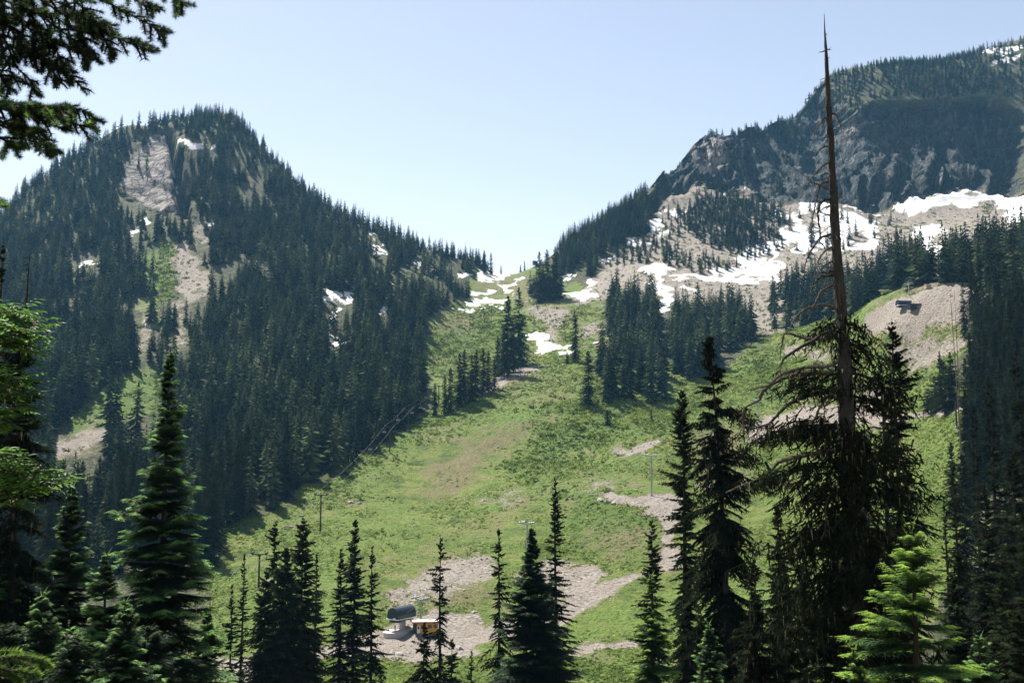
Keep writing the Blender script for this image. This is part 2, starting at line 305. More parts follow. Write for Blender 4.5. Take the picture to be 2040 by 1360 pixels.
class NT:
    def __init__(s, t): s.t = t
    def n(s, typ, **kw):
        nd = s.t.nodes.new(typ)
        for k, v in kw.items():
            if k.startswith('i_'):
                nd.inputs[k[2:].replace('_', ' ')].default_value = v
            else: setattr(nd, k, v)
        return nd
    def l(s, a, b): s.t.links.new(a, b)
    def attr(s, name): return s.n('ShaderNodeAttribute', attribute_name=name).outputs['Fac']
    def math(s, op, a, b=None, clamp=False):
        nd = s.n('ShaderNodeMath', operation=op, use_clamp=clamp)
        for i, v in enumerate((a, b)):
            if v is None: continue
            if isinstance(v, (int, float)): nd.inputs[i].default_value = v
            else: s.l(v, nd.inputs[i])
        return nd.outputs[0]
    def mix(s, f, a, b, typ='MIX'):
        nd = s.n('ShaderNodeMix', data_type='RGBA', blend_type=typ)
        for i, v in ((0, f), (6, a), (7, b)):
            if isinstance(v, (int, float)): nd.inputs[i].default_value = v
            elif isinstance(v, tuple): nd.inputs[i].default_value = v if len(v) == 4 else (*v, 1)
            else: s.l(v, nd.inputs[i])
        return nd.outputs[2]
    def noise(s, vec, scale, detail=4, rough=0.55, dist=0.0, out=0):
        nd = s.n('ShaderNodeTexNoise'); nd.inputs['Scale'].default_value = scale; nd.inputs['Detail'].default_value = detail
        nd.inputs['Roughness'].default_value = rough; nd.inputs['Distortion'].default_value = dist
        if vec is not None: s.l(vec, nd.inputs['Vector'])
        return nd.outputs[out]
    def ramp(s, f, stops):
        nd = s.n('ShaderNodeValToRGB'); e = nd.color_ramp.elements
        while len(e) < len(stops): e.new(0.5)
        for i, (p, c) in enumerate(stops):
            e[i].position = p; e[i].color = (*c, 1) if len(c) == 3 else c
        s.l(f, nd.inputs[0]); return nd.outputs[0]
    def step(s, v, lo, hi):
        nd = s.n('ShaderNodeMapRange', clamp=True); nd.inputs[1].default_value = lo; nd.inputs[2].default_value = hi; s.l(v, nd.inputs[0]); return nd.outputs[0]

def simple(name, col, rough=0.7, metal=0.0, var=0.15, scale=3.0, bump=0.0, spec=0.3):
    m, t = new_mat(name); k = NT(t)
    co = k.n('ShaderNodeTexCoord').outputs['Object']
    n = k.noise(co, scale, 5)
    c = k.mix(n, tuple(x * (1 - var) for x in col), tuple(min(1, x * (1 + var)) for x in col))
    b = k.n('ShaderNodeBsdfPrincipled'); k.l(c, b.inputs['Base Color']); b.inputs['Roughness'].default_value = rough
    b.inputs['Metallic'].default_value = metal; b.inputs['Specular IOR Level'].default_value = spec
    if bump:
        bp = k.n('ShaderNodeBump'); bp.inputs['Strength'].default_value = bump; bp.inputs['Distance'].default_value = 0.05; k.l(k.noise(co, scale * 3, 6), bp.inputs['Height']); k.l(bp.outputs[0], b.inputs['Normal'])
    o = k.n('ShaderNodeOutputMaterial'); k.l(b.outputs[0], o.inputs[0]); return m

def ground_mat():
    m, t = new_mat('mountain_ground'); k = NT(t)
    co = k.n('ShaderNodeTexCoord').outputs['Object']
    nb = k.noise(co, 0.02, 5, 0.6); nm = k.noise(co, 0.10, 6, 0.62); nf = k.noise(co, 0.55, 5, 0.65); nff = k.noise(co, 2.2, 4, 0.6)
    def thr(name, noise, amp, wid=0.06):
        v = k.math('ADD', k.attr(name), k.math('MULTIPLY', k.math('SUBTRACT', noise, 0.5), amp))
        return k.step(v, 0.5 - wid, 0.5 + wid)
    c_floor = k.mix(k.step(nm, 0.35, 0.65), (0.04, 0.048, 0.024), (0.105, 0.115, 0.055))
    c_floor = k.mix(k.step(nf, 0.52, 0.68), c_floor, (0.22, 0.19, 0.15))
    # meadow: greens, yellow-greens, olive and thin earth
    g = k.ramp(nm, [(0.30, (0.052, 0.075, 0.018)), (0.44, (0.13, 0.185, 0.038)), (0.55, (0.21, 0.26, 0.055)), (0.68, (0.24, 0.225, 0.09))])
    g = k.mix(k.step(nb, 0.42, 0.62), g, k.ramp(nf, [(0.3, (0.045, 0.085, 0.018)), (0.5, (0.15, 0.235, 0.044)), (0.7, (0.24, 0.31, 0.07))]))
    g = k.mix(k.step(nff, 0.60, 0.74), g, (0.24, 0.20, 0.12))
    g = k.mix(k.math('MULTIPLY', k.step(nff, 0.50, 0.36), 0.6), g, (0.04, 0.06, 0.02))
    c = k.mix(thr('meadow', nm, 0.5), c_floor, g)
    br = k.mix(k.step(nff, 0.4, 0.62), (0.11, 0.12, 0.045), (0.30, 0.215, 0.14))
    bro = k.math('ADD', k.attr('brown'), k.math('MULTIPLY', k.math('SUBTRACT', k.math('ADD', k.math('MULTIPLY', nf, 0.5), k.math('MULTIPLY', nm, 0.5)), 0.5), 3.6))
    c = k.mix(k.math('MULTIPLY', k.step(bro, 0.5, 0.95), 0.8), c, br)
    sh = k.math('ADD', k.attr('shrub'), k.math('MULTIPLY', k.math('SUBTRACT', nf, 0.5), 1.6))
    c = k.mix(k.math('MULTIPLY', k.step(sh, 0.42, 0.7), 0.75), c, k.mix(nff, (0.05, 0.10, 0.022), (0.15, 0.23, 0.045)))
    # cliffs
    st = k.n('ShaderNodeMapping'); st.inputs['Scale'].default_value = (1.25, 1.0, 0.15); k.l(co, st.inputs['Vector'])
    rn = k.noise(st.outputs[0], 0.09, 8, 0.68, 0.6); rn2 = k.noise(st.outputs[0], 0.5, 6, 0.7)
    r = k.ramp(rn, [(0.34, (0.010, 0.014, 0.018)), (0.46, (0.035, 0.041, 0.046)), (0.55, (0.10, 0.108, 0.115)), (0.66, (0.28, 0.285, 0.29))])
    r = k.mix(k.step(rn2, 0.45, 0.62), r, k.mix(0.5, r, (0.06, 0.07, 0.05)))
    st3 = k.n('ShaderNodeMapping'); st3.inputs['Rotation'].default_value = (0, 0.44, 0); st3.inputs['Scale'].default_value = (0.022, 0.03, 0.13); k.l(co, st3.inputs['Vector'])
    rn3 = k.noise(st3.outputs[0], 1.0, 8, 0.66, 0.4)
    r = k.mix(k.math('MULTIPLY', k.attr('pale'), 0.85), r, k.ramp(rn3, [(0.38, (0.05, 0.05, 0.055)), (0.46, (0.45, 0.40, 0.37)), (0.6, (0.74, 0.66, 0.60))]))
    geo = k.n('ShaderNodeNewGeometry'); sx = k.n('ShaderNodeSeparateXYZ'); k.l(geo.outputs['Normal'], sx.inputs[0])
    ledge = k.math('MULTIPLY', k.step(sx.outputs[2], 0.52, 0.74), k.step(nf, 0.40, 0.58))
    vc = k.n('ShaderNodeTexVoronoi', feature='DISTANCE_TO_EDGE'); vc.inputs['Scale'].default_value = 0.085; mp2 = k.n('ShaderNodeMapping'); mp2.inputs['Scale'].default_value = (1, 1, 0.33); mp2.inputs['Rotation'].default_value = (0.1, 0.25, 0)
    wrp = k.n('ShaderNodeVectorMath', operation='ADD'); k.l(co, wrp.inputs[0]); nv = k.n('ShaderNodeVectorMath', operation='SCALE'); nv.inputs['Scale'].default_value = 14.0; k.l(k.noise(co, 0.06, 4, 0.6, out=1), nv.inputs[0]); k.l(nv.outputs[0], wrp.inputs[1]); k.l(wrp.outputs[0], mp2.inputs['Vector']); k.l(mp2.outputs[0], vc.inputs['Vector'])
    crack = k.step(vc.outputs['Distance'], 0.10, 0.0)
    r = k.mix(k.math('MULTIPLY', crack, 0.75), r, (0.02, 0.022, 0.025))
    r = k.mix(k.math('MULTIPLY', ledge, 0.30), r, (0.05, 0.07, 0.035))
    c = k.mix(thr('rock', nm, 0.9, 0.1), c, r)
    # loose stone
    vo = k.n('ShaderNodeTexVoronoi', feature='F1'); vo.inputs['Scale'].default_value = 0.8; k.l(co, vo.inputs['Vector'])
    vo2 = k.n('ShaderNodeTexVoronoi', feature='F1'); vo2.inputs['Scale'].default_value = 2.6; k.l(co, vo2.inputs['Vector'])
    sc = k.mix(k.n('ShaderNodeSeparateColor') and vo.outputs['Distance'], (0.53, 0.475, 0.415), (0.17, 0.147, 0.125))
    sc = k.mix(k.step(nm, 0.38, 0.62), sc, k.mix(vo2.outputs['Distance'], (0.49, 0.43, 0.37), (0.19, 0.157, 0.12)))
    sc = k.mix(k.math('MULTIPLY', k.step(nf, 0.57, 0.66), k.attr('rough_scree')), sc, (0.07, 0.09, 0.04))
    fringe = k.step(k.math('ADD', k.attr('scree'), k.math('MULTIPLY', k.math('SUBTRACT', nm, 0.5), 1.1)), 0.12, 0.42)
    c = k.mix(k.math('MULTIPLY', fringe, 0.65), c, k.mix(k.step(nff, 0.42, 0.6), (0.13, 0.14, 0.06), (0.34, 0.27, 0.19)))
    scm = thr('scree', k.math('ADD', k.math('MULTIPLY', nf, 0.55), k.math('MULTIPLY', nm, 0.45)), 2.1, 0.1)
    rdm = thr('road', nf, 0.9, 0.12); scm = k.math('MAXIMUM', scm, rdm)
    c = k.mix(scm, c, sc)
    sn = k.mix(k.step(nm, 0.35, 0.65), (0.50, 0.51, 0.52), (0.68, 0.68, 0.67))
    sn = k.mix(k.step(nff, 0.60, 0.74), sn, (0.45, 0.38, 0.31))
    sm = thr('snow', k.math('ADD', k.math('MULTIPLY', nf, 0.6), k.math('MULTIPLY', nm, 0.4)), 1.55, 0.07)
    c = k.mix(sm, c, sn)
    b = k.n('ShaderNodeBsdfPrincipled'); b.inputs['Roughness'].default_value = 0.9; b.inputs['Specular IOR Level'].default_value = 0.15
    k.l(c, b.inputs['Base Color'])
    hgt = k.math('ADD', k.math('MULTIPLY', nf, 2.0), k.math('MULTIPLY', nff, 0.8))
    hgt = k.math('ADD', hgt, k.math('MULTIPLY', k.math('MULTIPLY', k.math('ADD', rn, k.math('SUBTRACT', k.math('MULTIPLY', rn2, 0.35), k.math('MULTIPLY', crack, 0.25))), 12.0), k.attr('rock')))
    hgt = k.math('SUBTRACT', hgt, k.math('MULTIPLY', k.math('MULTIPLY', vo.outputs['Distance'], k.attr('scree')), 0.5))
    bp = k.n('ShaderNodeBump'); bp.inputs['Distance'].default_value = 1.3
    k.l(k.math('SUBTRACT', 1.0, k.math('MULTIPLY', sm, 0.8)), bp.inputs['Strength']); k.l(hgt, bp.inputs['Height']); k.l(bp.outputs[0], b.inputs['Normal'])
    o = k.n('ShaderNodeOutputMaterial'); k.l(b.outputs[0], o.inputs[0]); return m

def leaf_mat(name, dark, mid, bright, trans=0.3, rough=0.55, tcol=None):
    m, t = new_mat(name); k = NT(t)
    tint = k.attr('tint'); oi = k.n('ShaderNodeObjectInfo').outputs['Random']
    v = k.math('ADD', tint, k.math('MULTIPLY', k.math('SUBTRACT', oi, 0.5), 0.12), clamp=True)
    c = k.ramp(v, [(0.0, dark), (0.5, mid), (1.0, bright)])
    if rough >= 0.9: b = k.n('ShaderNodeBsdfDiffuse'); k.l(c, b.inputs['Color'])
    else:
        b = k.n('ShaderNodeBsdfPrincipled'); b.inputs['Roughness'].default_value = rough; b.inputs['Specular IOR Level'].default_value = 0.15
        k.l(c, b.inputs['Base Color'])
    tr = k.n('ShaderNodeBsdfTranslucent'); k.l(k.mix(0.55, c, k.mix(v, dark, tcol or bright)), tr.inputs['Color'])
    mx = k.n('ShaderNodeMixShader'); mx.inputs[0].default_value = trans; k.l(b.outputs[0], mx.inputs[1]); k.l(tr.outputs[0], mx.inputs[2])
    o = k.n('ShaderNodeOutputMaterial'); k.l(mx.outputs[0], o.inputs[0]); return m

def bark_mat(name, a, b_, scale=6):
    m, t = new_mat(name); k = NT(t)
    co = k.n('ShaderNodeTexCoord').outputs['Object']
    mp = k.n('ShaderNodeMapping'); mp.inputs['Scale'].default_value = (1, 1, 0.16); k.l(co, mp.inputs['Vector'])
    n = k.noise(mp.outputs[0], scale, 7, 0.7, 0.5); n2 = k.noise(co, 1.1, 4)
    c = k.mix(k.step(n, 0.35, 0.68), a, b_); c = k.mix(k.step(n2, 0.5, 0.7), c, tuple(x * 0.55 for x in b_))
    b = k.n('ShaderNodeBsdfPrincipled'); b.inputs['Roughness'].default_value = 0.9; b.inputs['Specular IOR Level'].default_value = 0.15
    k.l(c, b.inputs['Base Color'])
    bp = k.n('ShaderNodeBump'); bp.inputs['Strength'].default_value = 1.0; bp.inputs['Distance'].default_value = 0.12; k.l(n, bp.inputs['Height']); k.l(bp.outputs[0], b.inputs['Normal'])
    o = k.n('ShaderNodeOutputMaterial'); k.l(b.outputs[0], o.inputs[0]); return m

M = {
 'ground': ground_mat(),
 'far': leaf_mat('far_conifer_needles', (0.006, 0.012, 0.009), (0.019, 0.030, 0.017), (0.10, 0.125, 0.055), 0.16, 0.95),
 'mid': leaf_mat('conifer_needles', (0.006, 0.010, 0.006), (0.024, 0.034, 0.015), (0.11, 0.13, 0.05), 0.2, 0.95),
 'fir': leaf_mat('fir_needles', (0.004, 0.009, 0.006), (0.010, 0.025, 0.013), (0.22, 0.40, 0.11), 0.42, 0.7),
 'close': leaf_mat('close_fir_needles', (0.006, 0.014, 0.008), (0.022, 0.055, 0.024), (0.26, 0.44, 0.10), 0.5, 0.6),
 'young': leaf_mat('young_fir_needles', (0.008, 0.022, 0.010), (0.035, 0.085, 0.026), (0.27, 0.42, 0.07), 0.42, 0.8),
 'hem': leaf_mat('hemlock_needles', (0.005, 0.008, 0.005), (0.017, 0.022, 0.012), (0.075, 0.080, 0.038), 0.2, 0.95),
 'lichen': leaf_mat('hanging_lichen', (0.06, 0.06, 0.035), (0.13, 0.125, 0.075), (0.26, 0.25, 0.16), 0.35),
 'shrub': leaf_mat('slope_shrub_leaves', (0.035, 0.060, 0.014), (0.135, 0.195, 0.042), (0.30, 0.34, 0.085), 0.28, 0.95),
 'broad': leaf_mat('broad_leaves', (0.02, 0.06, 0.012), (0.06, 0.15, 0.022), (0.17, 0.32, 0.05), 0.45),
 'bark': bark_mat('conifer_bark', (0.012, 0.010, 0.008), (0.055, 0.045, 0.034)),
 'snagbark': bark_mat('weathered_bark', (0.012, 0.0115, 0.010), (0.078, 0.076, 0.066), 7),
 'deadwood': bark_mat('dead_wood', (0.035, 0.03, 0.024), (0.19, 0.165, 0.13), 9),
 'farbark': simple('far_bark', (0.03, 0.026, 0.02)),
 'steel_dark': simple('brown_painted_steel', (0.045, 0.040, 0.035), 0.6, 0.2),
 'steel': simple('galvanised_steel', (0.36, 0.40, 0.40), 0.45, 0.6),
 'cable': simple('steel_cable', (0.22, 0.22, 0.22), 0.5, 0.4),
 'concrete': simple('concrete', (0.42, 0.40, 0.37), 0.85, bump=0.3),
 'navy': simple('dark_blue_cladding', (0.016, 0.026, 0.042), 0.38, 0.1, spec=0.5),
 'orange': simple('orange_ply_wall', (0.62, 0.30, 0.05), 0.7),
 'roof': simple('pale_metal_roof', (0.62, 0.58, 0.52), 0.5),
 'rust': simple('red_brown_trim', (0.36, 0.13, 0.06), 0.6),
 'glass': simple('dark_window_glass', (0.03, 0.04, 0.045), 0.15, 0.0, spec=0.8),
 'white': simple('white_paint', (0.75, 0.75, 0.74), 0.5),
 'stone': simple('grey_boulder', (0.27, 0.245, 0.225), 0.9, var=0.45, scale=1.5, bump=0.4),
 'cloth_dark': simple('dark_clothing', (0.02, 0.022, 0.03), 0.8),
 'skin': simple('skin', (0.45, 0.28, 0.2), 0.6),
 'bud': simple('cream_buds', (0.75, 0.62, 0.42), 0.7),
}

# ------------------------------------------------------------------ object helpers
def link(o, parent=None):
    COL.objects.link(o)
    if parent is not None: o.parent = parent
    return o
def tag(o, label=None, cat=None, group=None, kind=None):
    if label: o['label'] = label
    if cat: o['category'] = cat
    if group: o['group'] = group
    if kind: o['kind'] = kind
    return o
def thing(name, loc, label, cat, group=None, rz=0.0):
    o = bpy.data.objects.new(name, None); link(o); o.location = loc; o.rotation_euler = (0, 0, rz); o.empty_display_size = 0.5
    return tag(o, label, cat, group)

def tri_mesh(name, T, mat, tint=None, mi=None):
    """mesh from an (n,3,3) array of triangles"""
    n = len(T); me = bpy.data.meshes.new(name)
    me.vertices.add(n * 3); me.vertices.foreach_set('co', np.ascontiguousarray(T, np.float32).ravel())
    me.loops.add(n * 3); me.loops.foreach_set('vertex_index', np.arange(n * 3, dtype=np.int32))
    me.polygons.add(n); me.polygons.foreach_set('loop_start', np.arange(0, n * 3, 3, dtype=np.int32))
    for m_ in (mat if isinstance(mat, (list, tuple)) else [mat]): me.materials.append(m_)
    if mi is not None: me.polygons.foreach_set('material_index', np.asarray(mi, np.int32))
    me.update(calc_edges=True)
    if tint is not None:
        a = me.attributes.new('tint', 'FLOAT', 'POINT'); tv = np.asarray(tint, np.float32)
        a.data.foreach_set('value', (tv.ravel() if tv.ndim == 2 else np.repeat(tv, 3)))
    return me
def tri_obj(name, T, mat, parent=None, tint=None, mi=None):
    return link(bpy.data.objects.new(name, tri_mesh(name, T, mat, tint, mi)), parent)

def tube(pts, rad, n=8, cap=True):
    """tapered tube through points -> triangles"""
    pts = np.asarray(pts, float); rad = np.asarray(rad, float); k = len(pts)
    tg = np.gradient(pts, axis=0); tg /= np.linalg.norm(tg, axis=1)[:, None] + 1e-9
    up = np.array([0, 0, 1.0]) if abs(tg[0][2]) < 0.9 else np.array([1.0, 0, 0])
    rings = []
    for i in range(k):
        a = np.cross(tg[i], up); a /= np.linalg.norm(a) + 1e-9; b = np.cross(a, tg[i])
        th = np.arange(n) / n * 2 * PI
        rings.append(pts[i] + rad[i] * (np.cos(th)[:, None] * a + np.sin(th)[:, None] * b))
    T = []
    for i in range(k - 1):
        A, B = rings[i], rings[i + 1]
        for j in range(n):
            q = (j + 1) % n; T.append((A[j], A[q], B[q])); T.append((A[j], B[q], B[j]))
    if cap:
        for R_, c, s in ((rings[0], pts[0], 1), (rings[-1], pts[-1], -1)):
            for j in range(n):
                q = (j + 1) % n; T.append((R_[q], R_[j], c) if s > 0 else (R_[j], R_[q], c))
    return np.array(T)
def box(c, s, rz=0.0, ry=0.0):
    x, y, z = (v / 2 for v in s)
    v = np.array([(-x,-y,-z),(x,-y,-z),(x,y,-z),(-x,y,-z),(-x,-y,z),(x,-y,z),(x,y,z),(-x,y,z)])
    if ry: v = v @ np.array(Matrix.Rotation(ry, 3, 'Y')).T
    if rz: v = v @ np.array(Matrix.Rotation(rz, 3, 'Z')).T
    v = v + np.array(c, float)
    q = [(0,3,2,1),(4,5,6,7),(0,1,5,4),(1,2,6,5),(2,3,7,6),(3,0,4,7)]
    return np.array([t for a, b, c_, d in q for t in ((v[a], v[b], v[c_]), (v[a], v[c_], v[d]))])
# ------------------------------------------------------------------ build the ground as one continuous surface, named by what it is
def ground_objects():
    co = np.stack([GXd, GYd, GZ], -1)
    du = np.empty_like(co); dv = np.empty_like(co)
    du[:, 1:-1] = co[:, 2:] - co[:, :-2]; du[:, 0] = co[:, 1] - co[:, 0]; du[:, -1] = co[:, -1] - co[:, -2]
    dv[1:-1] = co[2:] - co[:-2]; dv[0] = co[1] - co[0]; dv[-1] = co[-1] - co[-2]
    nr = np.cross(du, dv); nr /= np.linalg.norm(nr, axis=-1)[..., None] + 1e-12
    def q4(a): return (a[:-1, :-1] + a[1:, :-1] + a[1:, 1:] + a[:-1, 1:]) / 4
    sn, sc, rk_, md = (q4(CL[k]) for k in ('snow', 'scree', 'rock', 'meadow'))
    Y = q4(GY); X = q4(GX)
    cls = np.zeros(Y.shape, int)
    right = X / Y > np.interp(Y, [0, 300, 700, 1100, 3000], [0.22, 0.36, 0.12, 0.052, 0.04])
    cls[:] = 0                                                     # left mountain
    cls[right] = 1                                                 # right mountain
    cls[md > 0.5] = 2; cls[(Y < 330) & (cls < 2)] = 2
    cls[(rk_ > 0.5) & (cls < 2) & right] = 5
    cls[(sc > 0.5) & (Y < 1400)] = 3
    cls[sn > 0.5] = 4
    names = ['mountain', 'mountain', 'ski_slope', 'rocky_ground', 'snow', 'cliff']
    labels = ['steep forested mountain on the left with a bare rock slab below its top', 'high forested mountain on the right above the snowfield',
              'green grassy ski slope running up the valley to the saddle', 'pinkish grey loose gravel and scree', 'white snow patches lying on the slopes', 'dark grey rock cliffs below the right ridge']
    idx = np.arange(NR * NA).reshape(NR, NA)
    quads = np.stack([idx[:-1, :-1], idx[:-1, 1:], idx[1:, 1:], idx[1:, :-1]], -1)
    cof = co.reshape(-1, 3); nf_ = nr.reshape(-1, 3)
    rough = np.clip((GY - 700) / 150, 0, 1).ravel()
    for c, nm in enumerate(names):
        q = quads[cls == c]
        if not len(q): continue
        used, inv = np.unique(q, return_inverse=True); inv = inv.reshape(-1).astype(np.int32); n = len(q)
        me = bpy.data.meshes.new(nm)
        me.vertices.add(len(used)); me.vertices.foreach_set('co', cof[used].astype(np.float32).ravel())
        me.loops.add(n * 4); me.loops.foreach_set('vertex_index', inv)
        me.polygons.add(n); me.polygons.foreach_set('loop_start', np.arange(0, n * 4, 4, dtype=np.int32))
        me.materials.append(M['ground']); me.update(calc_edges=True)
        me.shade_smooth()
        for k in ('snow', 'scree', 'rock', 'pale', 'meadow', 'brown', 'shrub', 'road'):
            a = me.attributes.new(k, 'FLOAT', 'POINT'); a.data.foreach_set('value', CL[k].ravel()[used].astype(np.float32))
        a = me.attributes.new('rough_scree', 'FLOAT', 'POINT'); a.data.foreach_set('value', rough[used].astype(np.float32))
        me.normals_split_custom_set_from_vertices(nf_[used].astype(np.float32))
        o = link(bpy.data.objects.new(nm, me)); tag(o, labels[c], kind='structure')
ground_objects()

# ------------------------------------------------------------------ light, sky, air
SUN_AZ, SUN_EL = -35.0, 58.0
wd = bpy.data.worlds.new('World'); S.world = wd; wd.use_nodes = True
nt = wd.node_tree; bg = nt.nodes['Background']
sky = nt.nodes.new('ShaderNodeTexSky'); sky.sky_type = 'NISHITA'; sky.sun_disc = False
sky.sun_elevation = math.radians(SUN_EL); sky.sun_rotation = math.radians(SUN_AZ); sky.altitude = 900; sky.dust_density = 0.5; sky.ozone_density = 1.5
mxs = nt.nodes.new('ShaderNodeMix'); mxs.data_type = 'RGBA'; mxs.blend_type = 'MULTIPLY'; mxs.inputs[0].default_value = 1.0; mxs.inputs[7].default_value = (1.12, 0.82, 0.63, 1)
nt.links.new(sky.outputs[0], mxs.inputs[6]); nt.links.new(mxs.outputs[2], bg.inputs[0]); bg.inputs[1].default_value = 0.104
sd = bpy.data.lights.new('sun', 'SUN'); so = link(bpy.data.objects.new('sun', sd)); sd.energy = 4.8; sd.angle = math.radians(0.53); sd.color = (1.0, 0.95, 0.87)
a, e = math.radians(SUN_AZ), math.radians(SUN_EL)
sv = Vector((math.sin(a) * math.cos(e), math.cos(a) * math.cos(e), math.sin(e)))
so.rotation_euler = sv.to_track_quat('Z', 'Y').to_euler(); so.location = (0, 0, 900)
HAZE = 0.000045
if HAZE > 0:
    b_ = box((0, 1450, 380), (5200, 3300, 960))
    hz = tri_obj('haze', b_, None)
    m, t = new_mat('pale_air'); k = NT(t); pv = k.n('ShaderNodeVolumePrincipled')
    pv.inputs['Color'].default_value = (0.25, 0.62, 1.0, 1); pv.inputs['Density'].default_value = HAZE; pv.inputs['Anisotropy'].default_value = 0.2
    o_ = k.n('ShaderNodeOutputMaterial'); k.l(pv.outputs[0], o_.inputs['Volume']); hz.data.materials.clear(); hz.data.materials.append(m)
    tag(hz, 'pale blue haze in the air over the valley', kind='stuff')
S.view_settings.view_transform = 'Standard'; S.view_settings.look = 'None'; S.view_settings.gamma = 1; S.view_settings.exposure = 1.42
S.cycles.volume_bounces = 0
S.cycles.max_bounces = 6; S.cycles.diffuse_bounces = 3; S.cycles.transparent_max_bounces = 8
# ------------------------------------------------------------------ conifers
def conifer(H, R, nb=90, nt=8, seed=0, base=0.06, prof=0.85, droop=0.35, up=0.25, gap=0.25, clump=3.0, wid=0.42, tw=0.05, twl=0, tipb=0.25, phi=52, hang=0.35, rough=0.25, dead=0.0, lich=0.0, limbs=True, t0=0.10, lean=(0, 0), whorl=0.0):
    """returns foliage triangles + tint, wood triangles, lichen triangles. R = widest reach of the crown"""
    r = np.random.RandomState(seed)
    s = np.sort(r.rand(nb)) ** 1.05
    if whorl: s = np.round(s * whorl) / whorl + r.randn(nb) * 0.004
    s = np.clip(s, 0, 1)
    z0 = H * (base + (1 - base) * s * (1 - dead) * 0.985)
    az = r.rand(nb) * 2 * PI + np.arange(nb) * 2.399
    shape = (1 - s) ** prof * np.clip(0.55 + s * 5, 0, 1) + 0.018
    L = R * shape * (1 - rough * 0.5 + rough * r.randn(nb) * 0.6)
    L *= 1 + gap * 1.4 * vnoise(np.cos(az) * clump * 0.5 + 7, np.sin(az) * clump * 0.5, z0 / H * clump * 3.0, seed)
    L = np.clip(L, R * 0.02, R * 1.35)
    keep = vnoise(np.cos(az) * 1.3, np.sin(az) * 1.3, z0 / H * 14, seed + 5) > -0.9 + gap * 0.9
    keep |= s > 0.9
    z0, az, L, s = z0[keep], az[keep], L[keep], s[keep]; nb = len(L)
    e0 = np.radians(-18 + 62 * s ** 1.5 + r.randn(nb) * 9)
    dr = droop * (0.7 + 0.6 * r.rand(nb)) * (1 - 0.6 * s)
    lx = lean[0]; ly = lean[1]
    def axis(t):                      # t (nb,m) -> (nb,m,3)
        h = L[:, None] * t * np.cos(e0)[:, None]
        z = z0[:, None] + L[:, None] * (np.sin(e0)[:, None] * t - dr[:, None] * t ** 1.6 + up * dr[:, None] * t ** 4)
        k = (z0[:, None] / H) ** 2
        return np.stack([np.cos(az)[:, None] * h + lx * k, np.sin(az)[:, None] * h + ly * k, z], -1)
    t = np.linspace(t0, 0.98, nt)[None] + (r.rand(nb, nt) - 0.5) * (0.6 / nt)
    p = axis(t)                                      # nb,nt,3
    dirv = np.stack([np.cos(az), np.sin(az), np.zeros(nb)], -1)[:, None, :]
    sidev = np.stack([-np.sin(az), np.cos(az), np.zeros(nb)], -1)[:, None, :]
    TT = []; TI = []
    lt = L[:, None] * wid * (1.05 - 0.72 * t) * (0.7 + 0.6 * r.rand(nb, nt)) + R * 0.03
    bt = 0.10 + 0.25 * r.rand(nb)[:, None] + 0.15 * vnoise(az * 2, z0 / H * 10, None, seed + 8)[:, None]
    for sgn in (-1, 1, 0):
        if sgn == 0:
            ph = r.randn(nb, nt) * 0.35; ll = lt * 0.9
        else:
            ph = sgn * np.radians(phi + r.randn(nb, nt) * 13); ll = lt
        hz_ = -hang * (0.3 + r.rand(nb, nt))
        d = np.cos(ph)[..., None] * dirv + np.sin(ph)[..., None] * sidev
        d[..., 2] = hz_; d /= np.linalg.norm(d, axis=-1)[..., None]
        w = np.clip(tw, 0, None) + ll * 0.10
        perp = np.cross(d, np.array([0, 0, 1.0])); perp /= np.linalg.norm(perp, axis=-1)[..., None] + 1e-9
        rol = r.randn(nb, nt)[..., None] * 0.7
        perp = perp * np.cos(rol) + np.cross(d, perp) * np.sin(rol)
        A = p - perp * w[..., None] * 0.5; B = p + perp * w[..., None] * 0.5; Cc_ = p + d * ll[..., None]
        TT.append(np.stack([A, B, Cc_], -2).reshape(-1, 3, 3))
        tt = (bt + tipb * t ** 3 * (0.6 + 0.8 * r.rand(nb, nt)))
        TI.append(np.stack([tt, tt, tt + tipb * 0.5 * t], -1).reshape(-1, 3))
        for j in range(twl):
            f = (j + 0.6 + 0.5 * r.rand(nb, nt)) / (twl + 0.6); q = p + d * (ll * f)[..., None]
            for s2 in (-1, 1):
                a2 = s2 * np.radians(50 + r.randn(nb, nt) * 10)
                d2 = d * np.cos(a2)[..., None] + np.cross(np.array([0, 0, 1.0]), d) * np.sin(a2)[..., None]
                d2[..., 2] -= 0.25 * hang + r.rand(nb, nt) * 0.2 - 0.1
                l2 = ll * (0.62 - 0.4 * f); w2 = tw * 0.8 + l2 * 0.12
                q1 = q - d * w2[..., None] * 0.5; q2 = q + d * w2[..., None] * 0.5; q3 = q + d2 * l2[..., None]
                TT.append(np.stack([q1, q2, q3], -2).reshape(-1, 3, 3))
                t2 = tt + 0.1 * r.rand(nb, nt) - 0.05
                TI.append(np.stack([t2, t2, t2 + tipb * (0.3 + 0.5 * t)], -1).reshape(-1, 3))
    # leader
    for j in range(5):
        a_ = j * 2.4; z = H * (1 - dead) * (0.975 - 0.012 * j); c = np.array([lx, ly, z]); d = np.array([math.cos(a_) * 0.12, math.sin(a_) * 0.12, 0.2])
        ll = min(R * 0.15, 0.45) + H * 0.008
        if dead < 0.02:
            TT.append(np.array([[c - [tw * .4, 0, 0], c + [tw * .4, 0, 0], c + d / 0.23 * ll]])); TI.append(np.full((1, 3), 0.3 + tipb))
    W = []
    tr = H * 0.0062 + 0.03
    zz = np.linspace(0, 1, 12); kk = zz ** 2
    W.append(tube(np.stack([lx * kk + 0.01 * H * 0.2 * np.sin(zz * 7 + seed), ly * kk, zz * H], -1), tr * (1 - zz) ** 0.8 * 1.35 + 0.012, 7, False))
